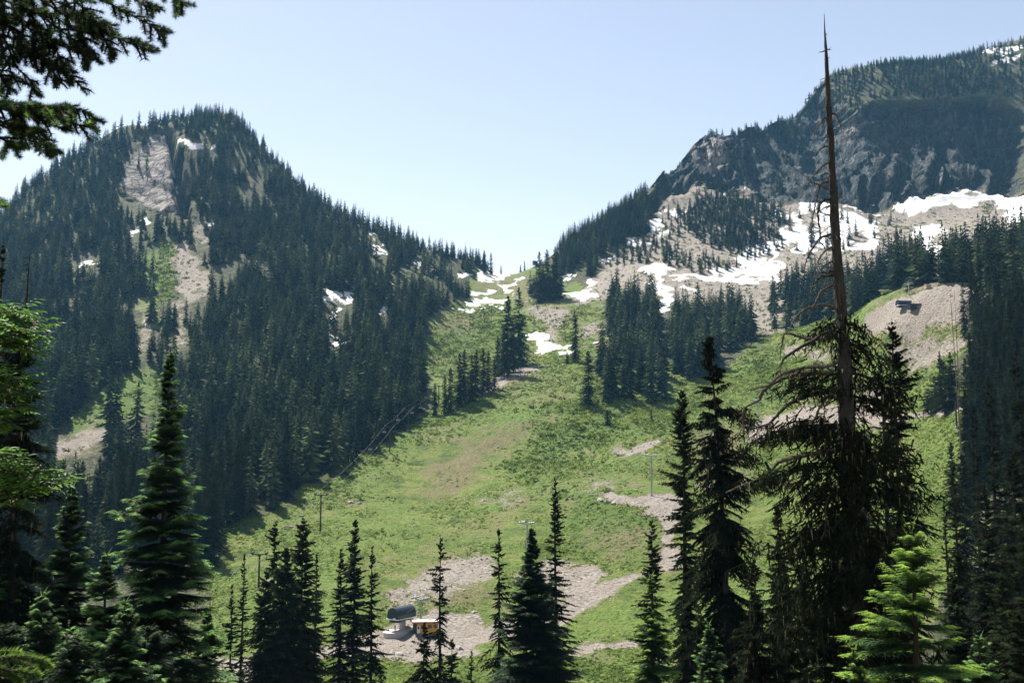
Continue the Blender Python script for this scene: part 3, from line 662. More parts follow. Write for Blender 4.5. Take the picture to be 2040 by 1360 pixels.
    if limbs:
        ts = np.array([0.0, 0.5, 0.95]); q = axis(np.repeat(ts[None], nb, 0)); w0 = np.clip(L * 0.016, 0.008, 0.06)
        n_ = np.cross(q[:, 1] - q[:, 0], [0, 0, 1.0]); n_ /= np.linalg.norm(n_, axis=-1)[:, None] + 1e-9
        for wv in (n_, np.array([[0, 0, 1.0]]) + n_ * 0):
            for i in (0, 1):
                a0 = q[:, i]; a1 = q[:, i + 1]; wa = w0[:, None] * (1 - 0.45 * i); wb = w0[:, None] * (0.55 - 0.45 * i)
                W.append(np.stack([a0 - wv * wa, a0 + wv * wa, a1 + wv * wb], -2)); W.append(np.stack([a0 - wv * wa, a1 + wv * wb, a1 - wv * wb], -2))
    if dead > 0:                     # bare stubs on a dead top
        for j in range(int(10 + dead * 40)):
            z = H * (1 - dead * r.rand()); a_ = r.rand() * 6.28; l_ = R * (0.1 + 0.35 * r.rand() * (1 - z / H) * 4)
            W.append(tube([[lx * (z / H) ** 2, ly * (z / H) ** 2, z], [lx * (z / H) ** 2 + math.cos(a_) * l_, math.sin(a_) * l_, z - 0.1 * l_]], [0.025, 0.006], 3, False))
    LT = np.zeros((0, 3, 3)); LTi = np.zeros((0, 3))
    if lich > 0:
        m = r.rand(nb, nt) < lich; q = p[m]; n = len(q)
        if n:
            l_ = (0.25 + r.rand(n) * 0.75) * min(0.9, R * 0.35); w = 0.025 + r.rand(n) * 0.05
            a_ = r.rand(n) * PI; e = np.stack([np.cos(a_) * w, np.sin(a_) * w, 0 * w], -1)
            LT = np.stack([q - e, q + e, q + np.stack([(r.rand(n) - .5) * 0.15, (r.rand(n) - .5) * 0.15, -l_], -1)], -2); LTi = np.repeat(r.rand(n)[:, None], 3, 1)
    return np.concatenate(TT), np.clip(np.concatenate(TI), 0, 1), np.concatenate(W), LT, LTi

def cheap(H, R, nb, seed, base=0.05, prof=0.8, gap=0.3):
    """small distant conifer: every bough a drooping kite of two facets"""
    r = np.random.RandomState(seed)
    s = (np.arange(nb) + r.rand(nb)) / nb; z = H * (base + (1 - base) * s * 0.97)
    az = np.arange(nb) * 2.399 + r.rand(nb)
    L = R * ((1 - s) ** prof * np.clip(0.55 + s * 4, 0, 1) + 0.05) * (0.72 + 0.42 * r.rand(nb)) * (1 + gap * vnoise(np.cos(az) + 5, np.sin(az), s * 9, seed))
    d = np.stack([np.cos(az), np.sin(az), 0 * az], -1); sd_ = np.stack([-np.sin(az), np.cos(az), 0 * az], -1)
    o = np.stack([0 * z, 0 * z, z], -1); dz = np.array([0, 0, 1.0])
    drp = (0.10 + 0.40 * (1 - s) + 0.2 * r.rand(nb))[:, None]
    tip = o + d * L[:, None] - dz * L[:, None] * drp; w = (0.30 * L + 0.012 * H)[:, None]
    ml = o + d * L[:, None] * 0.55 + sd_ * w - dz * L[:, None] * (drp * 0.5 + 0.28); mr = o + d * L[:, None] * 0.55 - sd_ * w - dz * L[:, None] * (drp * 0.5 + 0.28)
    T = np.concatenate([np.stack([o, ml, tip], -2), np.stack([o, tip, mr], -2)])
    top = np.array([0, 0, H]); q = H * 0.014
    T = np.concatenate([T, [[(-q, 0, H * .9), (q, 0, H * .9), top]], [[(0, -q, H * .9), (0, q, H * .9), top]]])
    ti = 0.22 + 0.3 * r.rand(len(T)) + 0.12 * vnoise(np.arange(len(T)) * 0.2, 0 * np.arange(len(T)), None, seed)
    W = tube([[0, 0, -1.0], [0, 0, H * 0.85]], [H * 0.012, H * 0.004], 4, False)
    return T, np.repeat(ti[:, None], 3, 1), W

def crown_meshes(T, ti, W, LT, LTi, mat):
    mi = np.concatenate([np.zeros(len(T), int), np.ones(len(LT), int)])
    return (tri_mesh('crown', np.concatenate([T, LT]), [M[mat], M['lichen']], np.concatenate([ti, LTi]), mi), tri_mesh('trunk', W, M['bark']))

TREES = []
def put_tree(name, loc, label, meshes, scale=(1, 1), rz=0.0, group=None, cat='tree', tilt=0.0):
    o = thing(name, loc, label, cat, group, rz)
    o.scale = (scale[0], scale[0], scale[1]); o.rotation_euler = (tilt, tilt * 0.5, rz)
    link(bpy.data.objects.new('trunk', meshes[1]), o); link(bpy.data.objects.new('crown', meshes[0]), o)
    TREES.append(o); return o

# ------------------------------------------------------------------ the near trees, each grown by itself
# px of the stem, py of the tip, distance, reach in photo pixels, style, label
FIR = dict(prof=0.80, droop=0.35, up=0.5, gap=0.12, wid=0.42, hang=0.30, rough=0.26, tipb=0.6)
HEM = dict(prof=0.55, droop=0.75, up=0.1, gap=0.55, wid=0.36, hang=0.85, rough=0.42, tipb=0.14, clump=4.5)
SPR = dict(prof=0.75, droop=0.55, up=0.35, gap=0.28, wid=0.34, hang=0.55, rough=0.30, tipb=0.16, clump=4.0)
near = [
 ('fir_tree', 340, 690, 52, 118, 'FIR', 'fir', 'tall dark fir with bright branch tips, the largest full tree on the left', dict(nb=300, nt=15, twl=3, base=0.0, prof=0.92)),
 ('fir_tree', 145, 955, 46, 78, 'FIR', 'fir', 'green tipped fir between the left edge hemlock and the tall dark fir', dict(nb=210, nt=13, twl=3)),
 ('fir_tree', 213, 1095, 40, 70, 'FIR', 'fir', 'shorter fir with pale green tips tucked against the tall dark fir', dict(nb=170, nt=12, twl=3)),
 ('fir_tree', 17, 1040, 48, 66, 'FIR', 'fir', 'dark fir at the left edge of the picture below the hemlock', dict(nb=170, nt=12, twl=3)),
 ('fir_tree', 85, 1175, 38, 72, 'FIR', 'fir', 'dark young fir low in the bottom left corner', dict(nb=150, nt=12, twl=3)),
 ('fir_tree', 250, 1190, 34, 70, 'FIR', 'fir', 'low bushy fir in front of the tall dark fir at the bottom', dict(nb=150, nt=12, twl=3)),
 ('fir_tree', 415, 1215, 60, 55, 'FIR', 'fir', 'small dark fir right beside the tall dark fir, below the meadow', dict(nb=150, nt=11, twl=2)),
 ('hemlock_tree', 58, 500, 48, 98, 'HEM', 'hem', 'old shaggy hemlock with a dead broken top near the left edge', dict(nb=260, nt=13, twl=2, dead=0.13, lich=0.10, prof=0.5)),
 ('hemlock_tree', 6, 470, 52, 52, 'HEM', 'hem', 'ragged hemlock cut by the left edge of the picture', dict(nb=200, nt=12, twl=2, lich=0.05)),
 ('hemlock_tree', 487, 1098, 150, 20, 'SPR', 'hem', 'thin see-through conifer below the leftmost lift tower', dict(nb=120, nt=7, gap=0.6)),
 ('conifer_tree', 463, 1158, 150, 22, 'SPR', 'hem', 'narrow ragged conifer just left of the thin see-through one', dict(nb=110, nt=7, gap=0.5)),
 ('hemlock_tree', 549, 1035, 140, 42, 'HEM', 'hem', 'ragged open topped hemlock left of the dark pointed spire', dict(nb=170, nt=9, gap=0.6)),
 ('conifer_tree', 605, 1026, 138, 62, 'SPR', 'mid', 'tallest dark pointed conifer in the bottom centre left clump', dict(nb=230, nt=10, gap=0.15, prof=0.62)),
 ('conifer_tree', 572, 1085, 132, 58, 'SPR', 'mid', 'thick dark conifer filling the middle of the centre left clump', dict(nb=200, nt=10, gap=0.15, prof=0.6)),
 ('conifer_tree', 530, 1130, 130, 50, 'SPR', 'mid', 'broad dark conifer on the left side of the centre left clump', dict(nb=170, nt=9, gap=0.2)),
 ('conifer_tree', 631, 1098, 150, 30, 'SPR', 'mid', 'slim conifer just right of the tallest pointed spire', dict(nb=120, nt=8)),
 ('conifer_tree', 680, 1086, 146, 36, 'SPR', 'mid', 'narrow dark conifer directly left of the tall shapely one', dict(nb=140, nt=8)),
 ('conifer_tree', 708, 1028, 145, 42, 'FIR', 'mid', 'tall shapely dark conifer left of the lift station', dict(nb=180, nt=9, tipb=0.15, prof=0.6, gap=0.3)),
 ('conifer_tree', 742, 1080, 135, 34, 'SPR', 'mid', 'layered conifer with gaps, nearest on the left of the lift station', dict(nb=120, nt=9, gap=0.45)),
 ('hemlock_tree', 878, 1065, 128, 27, 'HEM', 'hem', 'thin open hemlock with a bare stem right in front of the orange cabin', dict(nb=130, nt=8, gap=0.75, prof=0.35)),
 ('conifer_tree', 845, 1236, 122, 36, 'HEM', 'hem', 'short dark conifer in front of the lift station cabin', dict(nb=110, nt=8, prof=0.7, gap=0.4)),
 ('conifer_tree', 900, 1270, 115, 30, 'SPR', 'mid', 'short conifer at the foot of the thin open hemlock', dict(nb=90, nt=8, gap=0.4)),
 ('fir_tree', 939, 1292, 125, 18, 'FIR', 'fir', 'tiny fir tip standing before the gravel yard edge', dict(nb=80, nt=7)),
 ('hemlock_tree', 994, 1050, 126, 30, 'HEM', 'hem', 'scraggly hemlock with a thin bare top left of the dense middle fir', dict(nb=150, nt=8, gap=0.7, prof=0.35)),
 ('fir_tree', 1060, 1045, 100, 84, 'FIR', 'fir', 'dense full fir with a thin spiky leader at bottom centre', dict(nb=230, nt=12, twl=2, prof=1.15, tipb=0.28)),
 ('conifer_tree', 1106, 945, 128, 38, 'SPR', 'mid', 'tall narrow spire tree right behind the dense middle fir', dict(nb=190, nt=9, gap=0.35, prof=0.55)),
 ('conifer_tree', 1298, 1028, 118, 42, 'SPR', 'mid', 'dark narrow conifer beside the gravel road bend', dict(nb=180, nt=9, gap=0.15, prof=0.6)),
 ('fir_tree', 1297, 1138, 62, 46, 'FIR', 'young', 'pale green feathery young fir in front of the dark narrow conifer', dict(nb=110, nt=10, twl=2, gap=0.4)),
 ('conifer_tree', 1358, 770, 92, 47, 'SPR', 'mid', 'tall slender dark conifer left of the mossy hemlock', dict(nb=260, nt=10, twl=1, gap=0.4, prof=0.38)),
 ('hemlock_tree', 1438, 660, 70, 78, 'HEM', 'hem', 'big ragged hemlock with a pale trunk left of the dead topped tree', dict(nb=270, nt=12, twl=1, gap=0.5, lich=0.2, prof=0.6, lean=(-0.9, 0), base=0.22)),
 ('fir_tree', 1412, 1235, 56, 42, 'FIR', 'fir', 'small pale tipped fir at the foot of the ragged hemlock', dict(nb=110, nt=10, twl=2)),
 ('conifer_tree', 1777, 632, 72, 62, 'SPR', 'hem', 'dark layered conifer with gaps right of the dead topped tree', dict(nb=230, nt=11, twl=1, gap=0.5, prof=0.42, base=0.1)),
 ('conifer_tree', 1755, 700, 76, 34, 'SPR', 'hem', 'slim twin stem crowding the dark layered conifer', dict(nb=120, nt=9, gap=0.55, prof=0.4)),
 ('conifer_tree', 1718, 783, 100, 26, 'SPR', 'mid', 'narrow conifer seen between the dead topped trunk and the layered conifer', dict(nb=130, nt=8, gap=0.4, prof=0.5)),
 ('fir_tree', 1814, 1035, 22, 122, 'FIR', 'young', 'bright green young fir lit by the sun at the lower right', dict(nb=125, nt=15, twl=3, tipb=0.95, prof=0.85, droop=0.2, up=0.35, hang=0.2, gap=0.3, tw=0.014, whorl=14, wid=0.34)),
 ('conifer_tree', 1880, 992, 78, 28, 'SPR', 'fir', 'thin grey green conifer behind the bright young fir', dict(nb=120, nt=8, gap=0.4)),
 ('fir_tree', 1950, 1262, 30, 66, 'FIR', 'fir', 'dark low fir at the bottom right beside the bright young fir', dict(nb=120, nt=11, twl=2)),
 ('fir_tree', 1700, 1285, 18, 60, 'FIR', 'young', 'green fir sprigs poking up at the foot of the dead topped tree', dict(nb=70, nt=11, twl=2, tw=0.02)),
]
fill = [  # dim trees that fill the lower corners: px, py, D, reach, mat, label
 (1503, 1110, 58, 46, 'hem', 'dim hemlock standing just right of the pale leaning trunk'), (1548, 1000, 62, 50, 'hem', 'mossy hemlock left of the dead topped trunk, in its shade'),
 (1597, 1050, 55, 50, 'hem', 'shaded hemlock under the long dead branches'), (1655, 1010, 52, 60, 'hem', 'dark hemlock right against the dead topped trunk'),
 (1560, 1130, 46, 66, 'hem', 'low dark hemlock among the shade at the bottom, left of the thick trunk'), (1725, 950, 58, 52, 'hem', 'shaded hemlock just right of the thick trunk'),
 (1770, 1100, 50, 55, 'hem', 'dark conifer behind the top of the bright young fir'), (1660, 1190, 40, 70, 'hem', 'low shaded hemlock in front of the thick trunk'), (1505, 1190, 42, 58, 'hem', 'low mossy conifer at the foot of the pale leaning trunk'),
 (1905, 1090, 62, 52, 'mid', 'dark conifer right of the bright young fir'), (1960, 960, 78, 50, 'mid', 'tall dim conifer in the right hand wood'), (2015, 880, 84, 56, 'mid', 'dim tall conifer at the right edge'),
 (1995, 1110, 55, 62, 'mid', 'broad dim conifer in the lower right corner'), (2045, 1010, 60, 66, 'mid', 'dim conifer cut by the right edge of the picture'), (1938, 800, 120, 30, 'mid', 'narrow conifer on the left side of the right hand wood'),
 (1968, 740, 125, 40, 'mid', 'dark spire in the middle of the right hand wood'), (2022, 690, 130, 42, 'mid', 'tall dark spire near the right edge'), (1898, 910, 105, 30, 'mid', 'slim conifer beside the thin grey green one'),
 (300, 1245, 45, 60, 'fir', 'low fir hidden in shade under the tall dark fir'), (150, 1265, 33, 62, 'fir', 'dim low fir at the bottom left'), (20, 1240, 36, 60, 'fir', 'dim fir in the bottom left corner'),
 (1370, 1150, 84, 40, 'hem', 'dim conifer between the slender conifer and the pale trunk'), (1900, 1200, 45, 50, 'fir', 'dark fir just right of the bright young fir'), (2030, 1220, 42, 60, 'mid', 'dark conifer filling the bottom right corner'),
]
for x_, y_, D_, R_, m_, l_ in fill:
    near.append(('fir_tree' if m_ == 'fir' else 'hemlock_tree' if m_ == 'hem' else 'conifer_tree', x_, y_, D_, R_, 'HEM' if m_ == 'hem' else 'SPR' if m_ == 'mid' else 'FIR', m_, l_, dict(nb=150, nt=9, twl=1, prof=0.55, lich=0.08 if m_ == 'hem' else 0, gap=0.35, tipb=0.22 if m_ == 'fir' else 0.14)))
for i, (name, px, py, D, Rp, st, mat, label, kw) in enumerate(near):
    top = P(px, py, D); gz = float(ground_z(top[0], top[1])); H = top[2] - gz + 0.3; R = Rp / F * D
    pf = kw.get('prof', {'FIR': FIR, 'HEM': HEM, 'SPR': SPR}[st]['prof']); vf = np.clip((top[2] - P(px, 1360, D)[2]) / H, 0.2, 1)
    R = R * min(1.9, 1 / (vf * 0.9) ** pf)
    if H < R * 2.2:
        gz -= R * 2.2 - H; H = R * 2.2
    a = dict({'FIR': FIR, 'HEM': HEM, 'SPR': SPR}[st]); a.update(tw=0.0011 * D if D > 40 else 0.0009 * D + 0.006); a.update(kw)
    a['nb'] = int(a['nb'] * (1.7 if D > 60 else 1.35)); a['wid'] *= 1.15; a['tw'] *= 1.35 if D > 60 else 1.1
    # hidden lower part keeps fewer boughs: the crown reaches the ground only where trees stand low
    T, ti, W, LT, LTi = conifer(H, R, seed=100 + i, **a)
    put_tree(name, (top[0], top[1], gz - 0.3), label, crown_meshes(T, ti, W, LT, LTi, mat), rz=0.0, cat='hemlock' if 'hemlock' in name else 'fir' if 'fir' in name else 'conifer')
# ------------------------------------------------------------------ the woods on the mountainsides
F_LEFT = [[(-60,520),(0,440),(40,385),(130,318),(250,240),(330,236),(400,228),(470,236),(560,330),(640,405),(760,460),(900,500),(1003,540),(945,542),(938,603),(905,606),(868,622),(846,645),(838,720),(848,795),(828,832),(780,870),(735,915),(700,925),(640,952),(600,985),(560,1003),(500,1035),(430,1065),(425,1130),(300,1130),(0,1200),(-160,1200)]]
F_R1 = [[(1100,545),(1112,500),(1150,470),(1200,440),(1250,410),(1292,385),(1300,440),(1293,465),(1255,478),(1195,514),(1178,553),(1110,556)]]
F_RS = [[(1195,530),(1255,482),(1300,474),(1330,425),(1400,378),(1445,390),(1530,410),(1560,450),(1565,492),(1500,520),(1455,540),(1400,545),(1300,525)]]
F_RD = [[(1380,395),(1440,385),(1560,420),(1565,470),(1480,500),(1400,490),(1360,440)]]
F_RT = [[(1640,165),(1665,150),(1700,142),(1760,130),(1850,122),(1930,108),(1985,95),(2045,84),(2170,60),(2170,250),(2045,200),(1960,185),(1870,200),(1800,190),(1740,200),(1700,225),(1640,215)]]
F_RL = [[(1412,250),(1425,238),(1500,230),(1560,224),(1640,160),(1640,255),(1600,300),(1575,385),(1550,385),(1560,300),(1568,258),(1500,250),(1420,255)]]
F_CL = [[(1300,400),(1335,330),(1390,290),(1560,250),(1640,250),(2045,240),(2045,370),(1900,370),(1780,410),(1600,395),(1400,365)]]
G_1 = [[(1205,600),(1250,592),(1300,602),(1312,640),(1316,700),(1330,790),(1300,806),(1195,800),(1190,740),(1215,700),(1212,650)]]
G_2 = [[(1332,640),(1400,628),(1470,620),(1500,660),(1506,682),(1470,700),(1430,745),(1385,765),(1345,745),(1325,700)]]
G_3 = [[(1530,600),(1560,575),(1640,556),(1735,572),(1745,600),(1700,632),(1640,640),(1590,655),(1530,668)]]
G_4 = [[(1740,556),(1790,552),(1845,556),(1850,570),(1760,580)]]
G_5 = [[(1846,574),(1860,560),(1900,540),(1960,520),(2060,500),(2060,560),(1975,575),(1965,640),(1950,600),(1905,556),(1870,570)]]
G_6 = [[(1955,650),(1965,610),(2080,560),(2080,1300),(1860,1300),(1928,1150),(1888,1060),(1950,960),(1925,860),(1965,740),(1940,700)]]
G_S = [[(1052,590),(1085,600),(1118,598),(1120,560),(1060,572)]]
SLAB = [[(276,272),(330,262),(338,330),(350,412),(300,418),(262,395),(228,372),(245,330)],[(330,250),(362,262),(378,350),(372,425),(345,420),(338,330)]]
_keepclear = [p for p in SNOW + SCREE] + SLAB + MEADOW[2:] + [[(1300,640),(1330,640),(1325,720),(1305,720)]]

def scatter(polys, n, seed, dmin=300, dmax=1650, hidden=25):
    """bases spread evenly over the land inside the outlines"""
    r = np.random.RandomState(seed); xs = [p[0] for q in polys for p in q]; ys = [p[1] for q in polys for p in q]
    u0 = (min(xs) - 1020) / F; u1 = (max(xs) - 1020) / F
    out = []
    cnt = 0
    for k in range(60):
        m = 60000; y = np.sqrt(r.uniform(dmin ** 2, dmax ** 2, m)); x = r.uniform(u0, u1, m) * y * 1.02
        z = ground_z(x, y); px, py = proj(x, y, z)
        ri = np.clip(np.interp(y, RAD, np.arange(NR)), 0, NR - 1).astype(int); ai = np.clip(np.interp(x / y, TA, np.arange(NA)), 0, NA - 1).astype(int)
        hid = (_cm[ri, ai] - (z / y)) * F
        ok = (cover(px, py, polys, 3.0) > 0.5) & (hid < hidden)
        rf = np.clip(np.interp(y, RAD, np.arange(NR)), 0, NR - 1.001)[ok]; af = np.clip(np.interp(x / y, TA, np.arange(NA)), 0, NA - 1.001)[ok]
        r0 = rf.astype(int); a0 = af.astype(int); fr_ = rf - r0; fa = af - a0
        bl = lambda G: G[r0, a0] * (1 - fr_) * (1 - fa) + G[r0 + 1, a0] * fr_ * (1 - fa) + G[r0, a0 + 1] * (1 - fr_) * fa + G[r0 + 1, a0 + 1] * fr_ * fa
        xd, yd = bl(GXd), bl(GYd)
        out.append(np.stack([xd, yd, z[ok], px[ok], py[ok], hid[ok]], -1)); cnt += ok.sum()
        if cnt > n * 3.0: break
    A = np.concatenate(out); return A[r.permutation(len(A))[:max(n * 3, 1)]]

def thin(A, n, dist, clearp, hfun, seed):
    """keep trees a few metres apart and out of the open ground"""
    r = np.random.RandomState(seed + 99)
    H = hfun(A, r); A = np.concatenate([A, H[:, None]], 1)
    bad = np.zeros(len(A), bool)
    for f in (0.0, 0.3, 0.6, 0.85):
        py = A[:, 4] - f * H / A[:, 1] * F
        for dx in (-5, 5):
            bad |= (cover(A[:, 3] + dx, py, _keepclear, 1.5) > 0.5)
        bad |= (cover(A[:, 3], py, SNOW, 5.0) > 0.2) & (clearp < 0.99)
    A = A[~bad | (r.rand(len(A)) < clearp)]
    cell = {}; keep = []
    for i, (x, y) in enumerate(A[:, :2]):
        k = (int(x // dist), int(y // dist)); ok = True
        for a in (-1, 0, 1):
            for b in (-1, 0, 1):
                for j in cell.get((k[0] + a, k[1] + b), ()):
                    if (A[j, 0] - x) ** 2 + (A[j, 1] - y) ** 2 < dist * dist: ok = False; break
                if not ok: break
            if not ok: break
        if ok: cell.setdefault(k, []).append(i); keep.append(i)
        if len(keep) >= n: break
    return A[keep]

def hleft(A, r):
    y = A[:, 1]; return np.interp(y, [400, 600, 900, 1250], [35, 32, 27, 20]) * (0.38 + 0.76 * r.rand(len(A)) ** 0.75) * (1 + 0.15 * vnoise(A[:, 0] / 40, y / 40))
def hconst(a, b): return lambda A, r: a + (b - a) * r.rand(len(A))
woods = [  # outlines, count, spacing, survival in the open, height rule, density clumping
 ('left', F_LEFT, 5200, 5.2, 0.02, hleft, 0.0, 'far'),
 ('ridge', F_R1, 900, 4.4, 0.1, hconst(15, 24), 0.0, 'far'),
 ('scree', F_RS, 420, 6.0, 0.75, hconst(7, 17), 0.55, 'far'), ('scree', F_RD, 330, 4.5, 0.9, hconst(8, 18), 0.3, 'far'),
 ('top', F_RT, 1900, 5.0, 0.2, hconst(9, 17), 0.1, 'far'), ('top', F_RL, 300, 5.0, 0.5, hconst(7, 13), 0.3, 'far'),
 ('cliff', F_CL, 130, 7.0, 0.8, hconst(5, 10), 0.8, 'far'), ('snowtree', [[(1540,425),(1640,405),(1780,432),(1840,520),(1750,545),(1560,545)]], 42, 8.0, 1.0, hconst(9, 24), 0.0, 'far'),
 ('g1', G_1, 105, 4.0, 1.0, hconst(24, 38), 0.0, 'near'), ('g2', G_2, 120, 4.5, 1.0, hconst(22, 36), 0.0, 'near'),
 ('g3', G_3, 130, 4.5, 1.0, hconst(20, 34), 0.0, 'near'), ('g4', G_4, 60, 4.0, 1.0, hconst(26, 44), 0.0, 'near'),
 ('g5', G_5, 110, 4.5, 1.0, hconst(24, 38), 0.0, 'near'), ('g6', G_6, 150, 4.0, 1.0, hconst(22, 36), 0.0, 'near'), ('gs', G_S, 22, 5.0, 1.0, hconst(16, 30), 0.0, 'near'),
]
allt = []
for wi, (nm, poly, n, dist, cp, hf, clp, cls_) in enumerate(woods):
    A = scatter(poly, n, 500 + wi)
    if clp > 0: A = A[vnoise(A[:, 0] / 22, A[:, 1] / 30, None, 900 + wi) > clp - 0.75]
    if nm in ('left', 'ridge', 'top'):
        g = fbm(A[:, 0] / 32, A[:, 1] / 60, o=3, seed=640 + wi); A = A[g < (0.30 if nm == 'left' else 0.42)]
    A = thin(A, n, dist, cp, hf, wi)
    allt.append(np.concatenate([A, np.full((len(A), 1), wi)], 1))
    print('wood', nm, len(A))
# right hand slope, close big trees: px of the stem, py of the tip, distance
RB = [(1917,558,300),(1940,548,305),(1963,430,330),(1990,440,335),(2012,455,340),(2034,405,330),(1948,480,350),(1932,500,360),(1975,520,290),(2000,560,270),(2030,540,270),(1955,600,260),(1985,640,240),(2020,640,235),(1930,660,255),(1948,690,240),(2045,600,240),
      (1945,760,200),(2000,780,190),(2040,760,190),(1932,840,190),(1915,900,170),(1985,870,170),(2060,500,320),(1960,700,230),(2015,730,210)]
# single trees standing on the ski slope: px of the stem, py of the foot, py of the tip, label
SOLO = [(1146,722,620,'tall dark conifer standing alone on the crest beside the snow patch'),(1130,724,697,'short dark conifer at the foot of the lone tall one on the crest'),(1173,806,700,'cone shaped conifer standing apart below the crest, left of the big grove'),
 (1210,846,818,'small round topped conifer in the bushes below the big grove'),(1298,838,812,'tiny bare conifer below the big grove'),
 (1012,752,590,'tallest conifer of the clump left of the snow patch'),(1034,728,572,'spiky topped conifer on the right of the clump left of the snow patch'),(1022,742,640,'conifer in the middle of the clump left of the snow patch'),(992,748,668,'shorter conifer on the left of the clump left of the snow patch'),(1004,748,655,'leafy conifer behind the clump left of the snow patch'),
 (886,822,748,'leftmost conifer of the line along the upper slope edge'),(897,822,733,'second conifer of the line along the upper slope edge'),(915,810,704,'conifer with a blunt tip in the line along the upper slope edge'),(925,806,697,'slim conifer in the line along the upper slope edge'),(940,800,706,'dark conifer in the middle of the line along the upper slope edge'),
 (948,798,697,'pointed conifer in the line along the upper slope edge'),(962,786,692,'broad conifer near the right end of the line along the upper slope edge'),(973,782,699,'conifer beside the broad one at the right end of the line'),(985,776,712,'rightmost thin conifer of the line along the upper slope edge'),(866,827,765,'thin conifer left of the line along the upper slope edge'),
 (1075,602,500,'thin pointed conifer breaking the skyline right of the saddle hut'),(1090,600,496,'slender conifer on the skyline beside the saddle hut'),(1106,598,490,'dense conifer on the skyline where the right ridge begins'),(1037,537,520,'tiny conifer on the saddle skyline left of the hut'),(1045,535,514,'tiny pointed conifer on the saddle skyline'),
 (965,545,498,'conifer near the end of the left ridge'),(978,546,502,'conifer at the end of the left ridge'),(998,546,528,'last small conifer of the left ridge beside the saddle'),(1865,820,748,'short bushy conifer of the thicket under the upper gravel yard'),(1884,824,722,'thick conifer in the thicket under the upper gravel yard'),(1850,816,772,'low round conifer at the edge of the thicket under the upper gravel yard'),(1898,818,702,'tallest conifer of the thicket under the upper gravel yard'),(1876,800,700,'narrow bare topped conifer behind the thicket')]
# prototypes
NPR = 10
protoF = [cheap(1.0, 0.165 + 0.06 * (i % 4) / 3, 66 if i < 6 else 50, 40 + i, base=0.04 + 0.03 * (i % 3), prof=0.55 + 0.12 * (i % 4), gap=0.3 + 0.1 * (i % 3)) for i in range(NPR)]
def mid_proto(i):
    T, ti, W, LT, LTi = conifer(30.0, 4.6 + 0.6 * (i % 3), nb=300, nt=7, seed=300 + i, **dict(SPR, prof=0.5 + 0.1 * (i % 3), tw=0.17, wid=0.42, gap=0.2 + 0.12 * (i % 3), base=0.03 + 0.05 * (i % 2), twl=0, limbs=False, tipb=0.12))
    return crown_meshes(T, ti, W, LT, LTi, 'mid')
PM = [mid_proto(i) for i in range(8)]

rr = np.random.RandomState(77)
A = np.concatenate(allt); wi = A[:, 7].astype(int); size = A[:, 6] / A[:, 1]
vis = np.maximum(0, 1 - A[:, 5] / (size * F + 1))
# the largest in the picture are single trees; everything else is the far wood
isn = np.array([woods[w][7] == 'near' for w in wi])
score = size * vis + isn * 0.004
NI = 300 - len(near) - len(RB) - len(SOLO) - 2
order = np.argsort(-score); single = order[:NI]; rest = order[NI:]
GL = {'left': ('dark conifer on the lower edge of the left mountain wood, above the meadow', 'dark conifers along the lower edge of the left mountain wood'),
 'g1': ('dark conifer in the big grove in the middle, below the pale scree', 'conifers in the middle grove'), 'g2': ('dark conifer in the grove between the middle grove and the snowfield, left of the dead topped trunk', 'conifers in the grove left of the dead topped trunk'),
 'g3': ('dark conifer in the grove right behind the dead topped trunk', 'conifers in the grove behind the dead topped trunk'), 'g4': ('dark conifer in the tall clump above the gravel yard with the lift hut', 'conifers above the upper gravel yard'),
 'g5': ('dark conifer along the top edge of the right hand wood beside the snow', 'conifers along the top of the right hand wood'), 'g6': ('dark conifer in the dense wood filling the right edge of the slope', 'conifers in the wood on the right edge'), 'gs': ('conifer in the small cluster under the saddle skyline', 'conifers of the small cluster under the saddle')}
for i in single:
    w = woods[wi[i]][0]; lb = GL.get(w, ('distant dark conifer on the right ridge', 'conifers on the right ridge'))
    H = A[i, 6]; k = rr.randint(8); sc = H / 30.0
    put_tree('conifer_tree', (A[i, 0], A[i, 1], A[i, 2] - 0.5), lb[0], PM[k], (sc * rr.uniform(0.8, 1.15) * (34 / H) ** 0.3, sc), rr.rand() * 6.28, lb[1], 'conifer', rr.randn() * 0.012)
for x_, y_, D_ in RB:
    want = rr.uniform(27, 38); q_ = P(x_, y_, 1.0); dd = np.arange(120, 760, 4.0); hh = q_[2] * dd - ground_z(q_[0] * dd, dd); k_ = np.nonzero(hh > want)[0]
    D_ = float(dd[k_[-1]]) if len(k_) and hh.max() > want else float(dd[int(hh.argmax())])
    top = P(x_, y_, D_); gz = float(ground_z(top[0], top[1])); H = max(14, top[2] - gz + 0.5)
    put_tree('conifer_tree', (top[0], top[1], top[2] - H), 'tall dark conifer in the dense wood up the right side of the picture', PM[rr.randint(8)], (min(1.25, H / 30) * rr.uniform(0.55, 0.8), H / 30), rr.rand() * 6.28, 'conifers in the wood on the right', 'conifer')
for j, (x_, yb, yt, lb) in enumerate(SOLO):
    g = ground_px(x_, yb); H = (yb - yt) / F * g.y * 1.02
    wide = {1865: 2.4, 1884: 2.0, 1850: 2.6, 1898: 1.6, 1210: 2.2, 1173: 1.5, 1130: 1.5}.get(x_, 1.05)
    put_tree('conifer_tree', (g.x, g.y, g.z - 0.5), lb, PM[(j * 3) % 8], (H / 30 * wide, H / 30 * 1.02), rr.rand() * 6.28, None, 'conifer')

